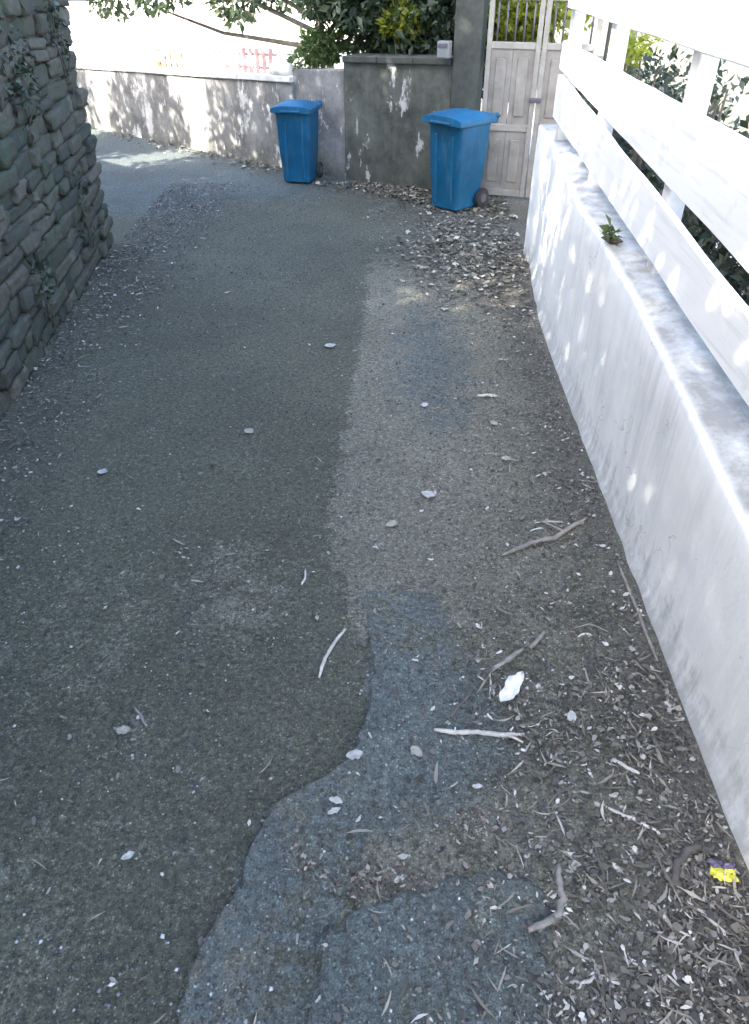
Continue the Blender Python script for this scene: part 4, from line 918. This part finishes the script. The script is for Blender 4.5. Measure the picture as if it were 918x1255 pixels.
# ------------------------------------------------------------------ fallen leaves and scraps one can pick out
def leaf(name, x, y, L, W_, rz, material, label, curl=0.2, cat='leaf', ragged_=0.12):
    nu, nv = 10, 4; V = []; F = []; sd_ = x * 31 + y * 7
    for i in range(nu + 1):
        u = i / nu; wd = W_ * (math.sin(math.pi * min(1, u * 0.96 + 0.03)) ** 0.75) * (1 + ragged_ * noise.noise(Vector((u * 7, sd_, 0)))) * 0.5
        for j in range(nv + 1):
            v_ = j / nv * 2 - 1
            tear = 1 + 0.55 * noise.noise(Vector((u * 5.5, 3.0 if v_ > 0 else -3.0, sd_))) + 0.35 * noise.noise(Vector((u * 15, 3.0 if v_ > 0 else -3.0, sd_)))
            z_ = curl * W_ * (v_ * v_) * 0.5 + 0.10 * L * (u - 0.5) ** 2 + 0.05 * W_ * noise.noise(Vector((u * 4, v_ * 3, sd_)))
            V.append(((u - 0.5) * L, wd * v_ * tear + 0.12 * L * (u - 0.5) ** 2 * math.sin(sd_), 0.003 + z_))
    for i in range(nu):
        for j in range(nv):
            a = i * (nv + 1) + j; F.append((a, a + 1, a + nv + 2, a + nv + 1))
    zmin = min(v[2] for v in V); n_ = len(V)
    V = [(a, b_, c_ - zmin + 0.0025) for a, b_, c_ in V] + [(a, b_, c_ - zmin + 0.001) for a, b_, c_ in V]
    F2 = F + [tuple(k + n_ for k in f[::-1]) for f in F]
    ring = [j for j in range(nv + 1)] + [i * (nv + 1) + nv for i in range(1, nu + 1)] + [nu * (nv + 1) + j for j in range(nv - 1, -1, -1)] + [i * (nv + 1) for i in range(nu - 1, 0, -1)]
    for k in range(len(ring)):
        a, b_ = ring[k], ring[(k + 1) % len(ring)]; F2.append((a, b_, b_ + n_, a + n_))
    o = pyd(name, V, F2, material, None, True); o.location = (x, y, gz(x, y) + (0.012 if L > 0.1 else 0.003)); o.rotation_euler = (0, 0, rz)
    return tag(o, label, cat, 'fallen leaves and scraps on the lane' if cat == 'leaf' else None)
LV = [
 (0.477, 1.685, 0.155, 0.062, R(52), 'leaf_white', 'large bleached white leaf, the brightest scrap on the lane'),
 (-0.062, 1.409, 0.055, 0.035, R(15), 'leaf_bleached', 'small curled white leaf at the kink of the asphalt edge'),
 (-0.116, 1.265, 0.045, 0.022, R(-20), 'leaf_bleached', 'upper of two little white curls in front of the asphalt kink'),
 (-0.120, 1.232, 0.042, 0.02, R(25), 'leaf_bleached', 'lower of two little white curls in front of the asphalt kink'),
 (0.253, 2.845, 0.075, 0.05, R(-25), 'leaf_bleached', 'white leaf scrap lying in the middle of the lane'),
 (-0.286, 4.499, 0.075, 0.06, R(0), 'leaf_bleached', 'white scrap far up the lane on the dark asphalt'),
 (0.076, 2.615, 0.06, 0.045, R(40), 'leaf_buff', 'buff leaf left of and below the white scrap in mid lane'),
 (0.070, 1.033, 0.04, 0.018, R(35), 'leaf_bleached', 'slim pale leaf on the brown crumbs at the repair edge'),
 (-0.823, 1.520, 0.05, 0.034, R(5), 'leaf_buff', 'pale pebble like leaf on the dark asphalt at the left'),
 (-0.698, 1.098, 0.04, 0.022, R(30), 'leaf_bleached', 'tiny white leaf in the lower left of the dark asphalt'),
 (1.000, 1.622, 0.05, 0.04, R(70), 'leaf_bleached', 'white round scrap against the foot of the white wall'),
 (0.663, 3.162, 0.05, 0.045, R(10), 'leaf_buff', 'buff leaf at the left edge of the middle litter patch'),
 (0.281, 3.719, 0.05, 0.045, R(80), 'leaf_bleached', 'round white speck alone on the worn strip'),
 (0.501, 5.117, 0.065, 0.05, R(80), 'leaf_bleached', 'white leaf on the worn strip below the gate drift'),
 (0.133, 1.433, 0.05, 0.032, R(-50), 'leaf_buff', 'buff leaf left of the pale splintered stick'),
 (0.646, 3.510, 0.06, 0.04, R(-70), 'leaf_buff', 'buff leaf below the pale flat twig in the middle distance'),
 (0.315, 1.317, 0.034, 0.018, R(0), 'leaf_bleached', 'tiny white leaf in front of the splintered stick'),
 (-1.331, 3.037, 0.055, 0.045, R(20), 'leaf_bleached', 'white speck of leaf far left on the dark asphalt'),
 (-0.669, 3.425, 0.06, 0.05, R(-40), 'leaf_buff', 'buff leaf in the middle of the dark asphalt'),
 (0.658, 1.575, 0.05, 0.03, R(80), 'leaf_bleached', 'white leaf right of the large bleached leaf'),
 (0.565, 5.97, 0.08, 0.06, R(0), 'leaf_bleached', 'middle of three white leaves at the near edge of the gate drift'),
 (0.401, 5.97, 0.08, 0.05, R(20), 'leaf_bleached', 'leftmost of three white leaves at the near edge of the gate drift'),
 (0.915, 5.875, 0.08, 0.06, R(50), 'leaf_bleached', 'rightmost of three white leaves at the near edge of the gate drift'),
]
for x, y, L, W_, rz, mt_, lab in LV: leaf('fallen_leaf', x, y, L, W_, rz, mt_, lab, random.uniform(0.1, 0.45))
wr = empty('sweet_wrapper', (0.963, 1.045, 0.004), R(-8), 'crumpled yellow and violet wrapper against the foot of the white wall', 'wrapper')
def crumple(name, x0, x1, y0, y1, material):
    nx, ny = 8, 6; V = []; F = []
    for j in range(ny + 1):
        for i in range(nx + 1):
            x = x0 + (x1 - x0) * i / nx; y = y0 + (y1 - y0) * j / ny
            V.append((x + 0.008 * noise.noise(Vector((x * 60, y * 60, 2))), y + 0.007 * noise.noise(Vector((x * 60, y * 60, 5))), 0.014 + 0.012 * noise.noise(Vector((x * 70, y * 70, 1))) + 0.008 * noise.noise(Vector((x * 190, y * 190, 3)))))
    for j in range(ny):
        for i in range(nx):
            a = j * (nx + 1) + i; F.append((a, a + 1, a + nx + 2, a + nx + 1))
    n_ = len(V); V += [(a, b_, c_ - 0.0015) for a, b_, c_ in V]; F += [tuple(k + n_ for k in f[::-1]) for f in F[:]]
    return pyd(name, V, F, material, wr)
crumple('yellow_half', -0.034, 0.034, -0.026, 0.012, 'wrapper_yellow'); crumple('violet_half', -0.032, 0.036, 0.0125, 0.030, 'wrapper_violet')
